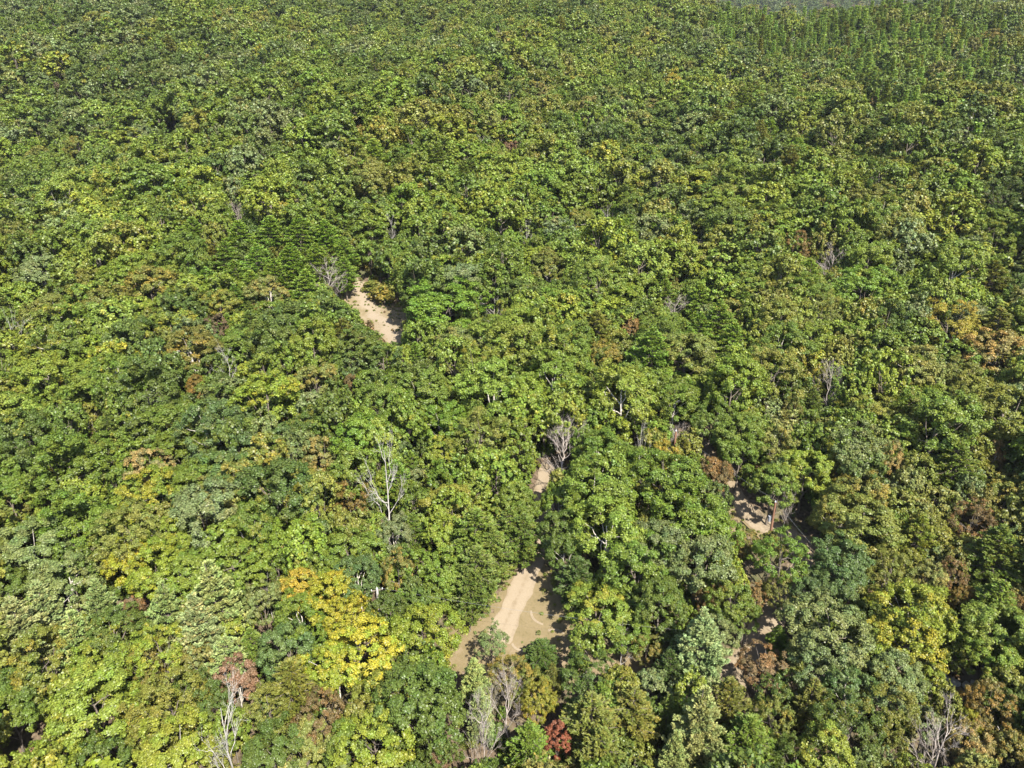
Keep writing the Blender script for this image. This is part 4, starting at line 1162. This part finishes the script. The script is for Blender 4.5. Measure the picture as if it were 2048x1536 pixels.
def pole(foot, height, wood, label, arm_rot=0.0, arm=True, box_on=False):
    e = bpy.data.objects.new("utility_pole", None); COL.objects.link(e)
    z = float(terrain_h(foot[0], foot[1]))
    e.location = (foot[0], foot[1], z); e.rotation_euler = (0, 0, arm_rot)
    tag(e, label, "utility pole", "utility poles along the wires")
    part("shaft", cyl((0, 0, -0.6), (0, 0, height), 0.19, 0.13, 12, 4), wood, e)
    part("pole_cap", cyl((0, 0, height+0.002), (0, 0, height+0.07), 0.14, 0.10, 12), METAL, e)
    if arm:
        a = part("crossarm", box((0, 0.20, height-0.32), (1.3, 0.10, 0.12)), BARK, e)
        for x in (-0.62, 0.62):
            part("insulator", cyl((x, 0.20, height-0.253), (x, 0.20, height-0.10), 0.05, 0.035, 8), CERAMIC, a)
    part("insulator", cyl((0, 0, height+0.072), (0, 0, height+0.24), 0.055, 0.035, 8), CERAMIC, e)
    if box_on:
        part("transformer", cyl((-0.42, 0, height-3.1), (-0.42, 0, height-2.3), 0.22, 0.22, 12), METAL, e)
        part("bracket", box((-0.18, 0, height-2.7), (0.12, 0.10, 0.30)), METAL, e)
    return np.array([foot[0], foot[1], z+height+0.24])
def foot_under(px, py_top, h):
    """Ground point whose pole of height h ends at the given pixel."""
    p, _ = at(px, py_top, h)
    return p[:2]
topA = pole(foot_under(754, 1178, 7.5), 7.5, POLE_PALE, "pale weathered utility pole with a crossarm beside the yellow trees", 0.3)
topB = pole(foot_under(1551, 1004, 7.2), 7.2, POLE_WOOD, "brown utility pole standing in the dry grass at the lane's bend", -0.8, False, True)
topC = pole(foot_under(1404, 1268, 6.0), 6.0, POLE_WOOD, "utility pole almost hidden behind the pale pine by the soil bank", 0.2, False)
topD = pole(foot_under(1352, 862, 7.5), 7.5, POLE_WOOD, "utility pole almost hidden by trees at the top of the shaded lane", -0.8, False)
topE = pole(foot_under(1702, 1180, 7.2), 7.2, POLE_WOOD, "utility pole almost hidden behind the dark bluish tree", -0.8, False)
def wire(a, b, sag, label, r=0.008):
    t = np.linspace(0, 1, 25)[:, None]
    p = a+(b-a)*t; p[:, 2] -= sag*4*(t*(1-t))[:, 0]
    V, F = tube_mesh([(p, np.full(25, r))], 6)
    o = new_obj("power_line", mesh_from("power_line", V, F, 4, [WIRE], smooth=True))
    tag(o, label, "wire", "wires between the poles")
wire(topA, topC, 0.5, "thin wire running from the pale pole across the grass clearing")
wire(topD, topB, 0.4, "thin wire above the shaded lane uphill of the brown pole")
wire(topB, topE, 0.3, "thin wire from the brown pole down to the dark bluish tree")

# ------------------------------------------------------------------ small things on the ground
def rock(px, py, s, label, seed):
    r = np.random.default_rng(seed)
    import bmesh
    bm = bmesh.new(); bmesh.ops.create_icosphere(bm, subdivisions=2, radius=1.0)
    for v in bm.verts:
        k = 1+0.22*math.sin(v.co.x*3.1+seed)*math.cos(v.co.y*2.7)+r.normal()*0.06
        v.co = v.co*k
    bm.transform(Matrix.Diagonal((s, s*r.uniform(.6, .9), s*r.uniform(.4, .6), 1)))
    me = bpy.data.meshes.new("boulder"); bm.to_mesh(me); bm.free(); me.materials.append(STONE)
    p, _ = at(px, py); o = new_obj("boulder", me)
    o.location = (p[0], p[1], float(terrain_h(p[0], p[1]))+s*0.15); o.rotation_euler = (0, 0, r.uniform(0, 6))
    tag(o, label, "boulder", "pale boulders on bare ground")
rock(673, 592, 0.55, "pale boulder at the edge of the upper clearing", 1)
rock(1884, 1356, 0.9, "pale boulder at the uphill end of the stony ground", 2)
rock(1906, 1366, 0.75, "pale boulder in the middle of the stony ground", 3)
rock(1936, 1376, 0.8, "pale boulder at the downhill end of the stony ground", 4)
rock(1948, 1368, 0.5, "smallest pale boulder of the stony ground", 5)

# fallen log in the shaded gap by the bright young pine
p0, _ = at(529, 1347); p1, _ = at(557, 1348)
z0, z1 = float(terrain_h(p0[0], p0[1]))+0.25, float(terrain_h(p1[0], p1[1]))+0.25
e = bpy.data.objects.new("fallen_log", None); COL.objects.link(e); e.location = (p0[0], p0[1], z0)
tag(e, "pale straight fallen log lying in the shaded gap below the bright young pine", "log")
dvec = np.array([p1[0]-p0[0], p1[1]-p0[1], z1-z0])
part("log_trunk", cyl((0, 0, 0), dvec, 0.16, 0.12, 10, 6), DEAD_WOOD, e)
part("branch_stub", cyl(dvec*0.62, dvec*0.62+np.array([0.1, 0.35, 0.30]), 0.045, 0.025, 7), DEAD_WOOD, e)

# ------------------------------------------------------------------ the air: thin haze over the whole valley
def haze_box():
    V, Fc = box((0, 2300, 330), (6600, 5700, 1140))
    m = bpy.data.materials.new("haze")
    nt, N, L = nodes_of(m)
    v = N.new("ShaderNodeVolumePrincipled")
    v.inputs["Color"].default_value = (0.86, 0.92, 1.0, 1.0)
    v.inputs["Density"].default_value = HAZE
    v.inputs["Anisotropy"].default_value = 0.2
    o = N.new("ShaderNodeOutputMaterial"); L.new(v.outputs[0], o.inputs["Volume"])
    h = part("haze", (V, Fc), m, None)
    tag(h, "thin pale haze in the air over the wooded hills", kind='stuff')
HAZE = 0.00006
haze_box()
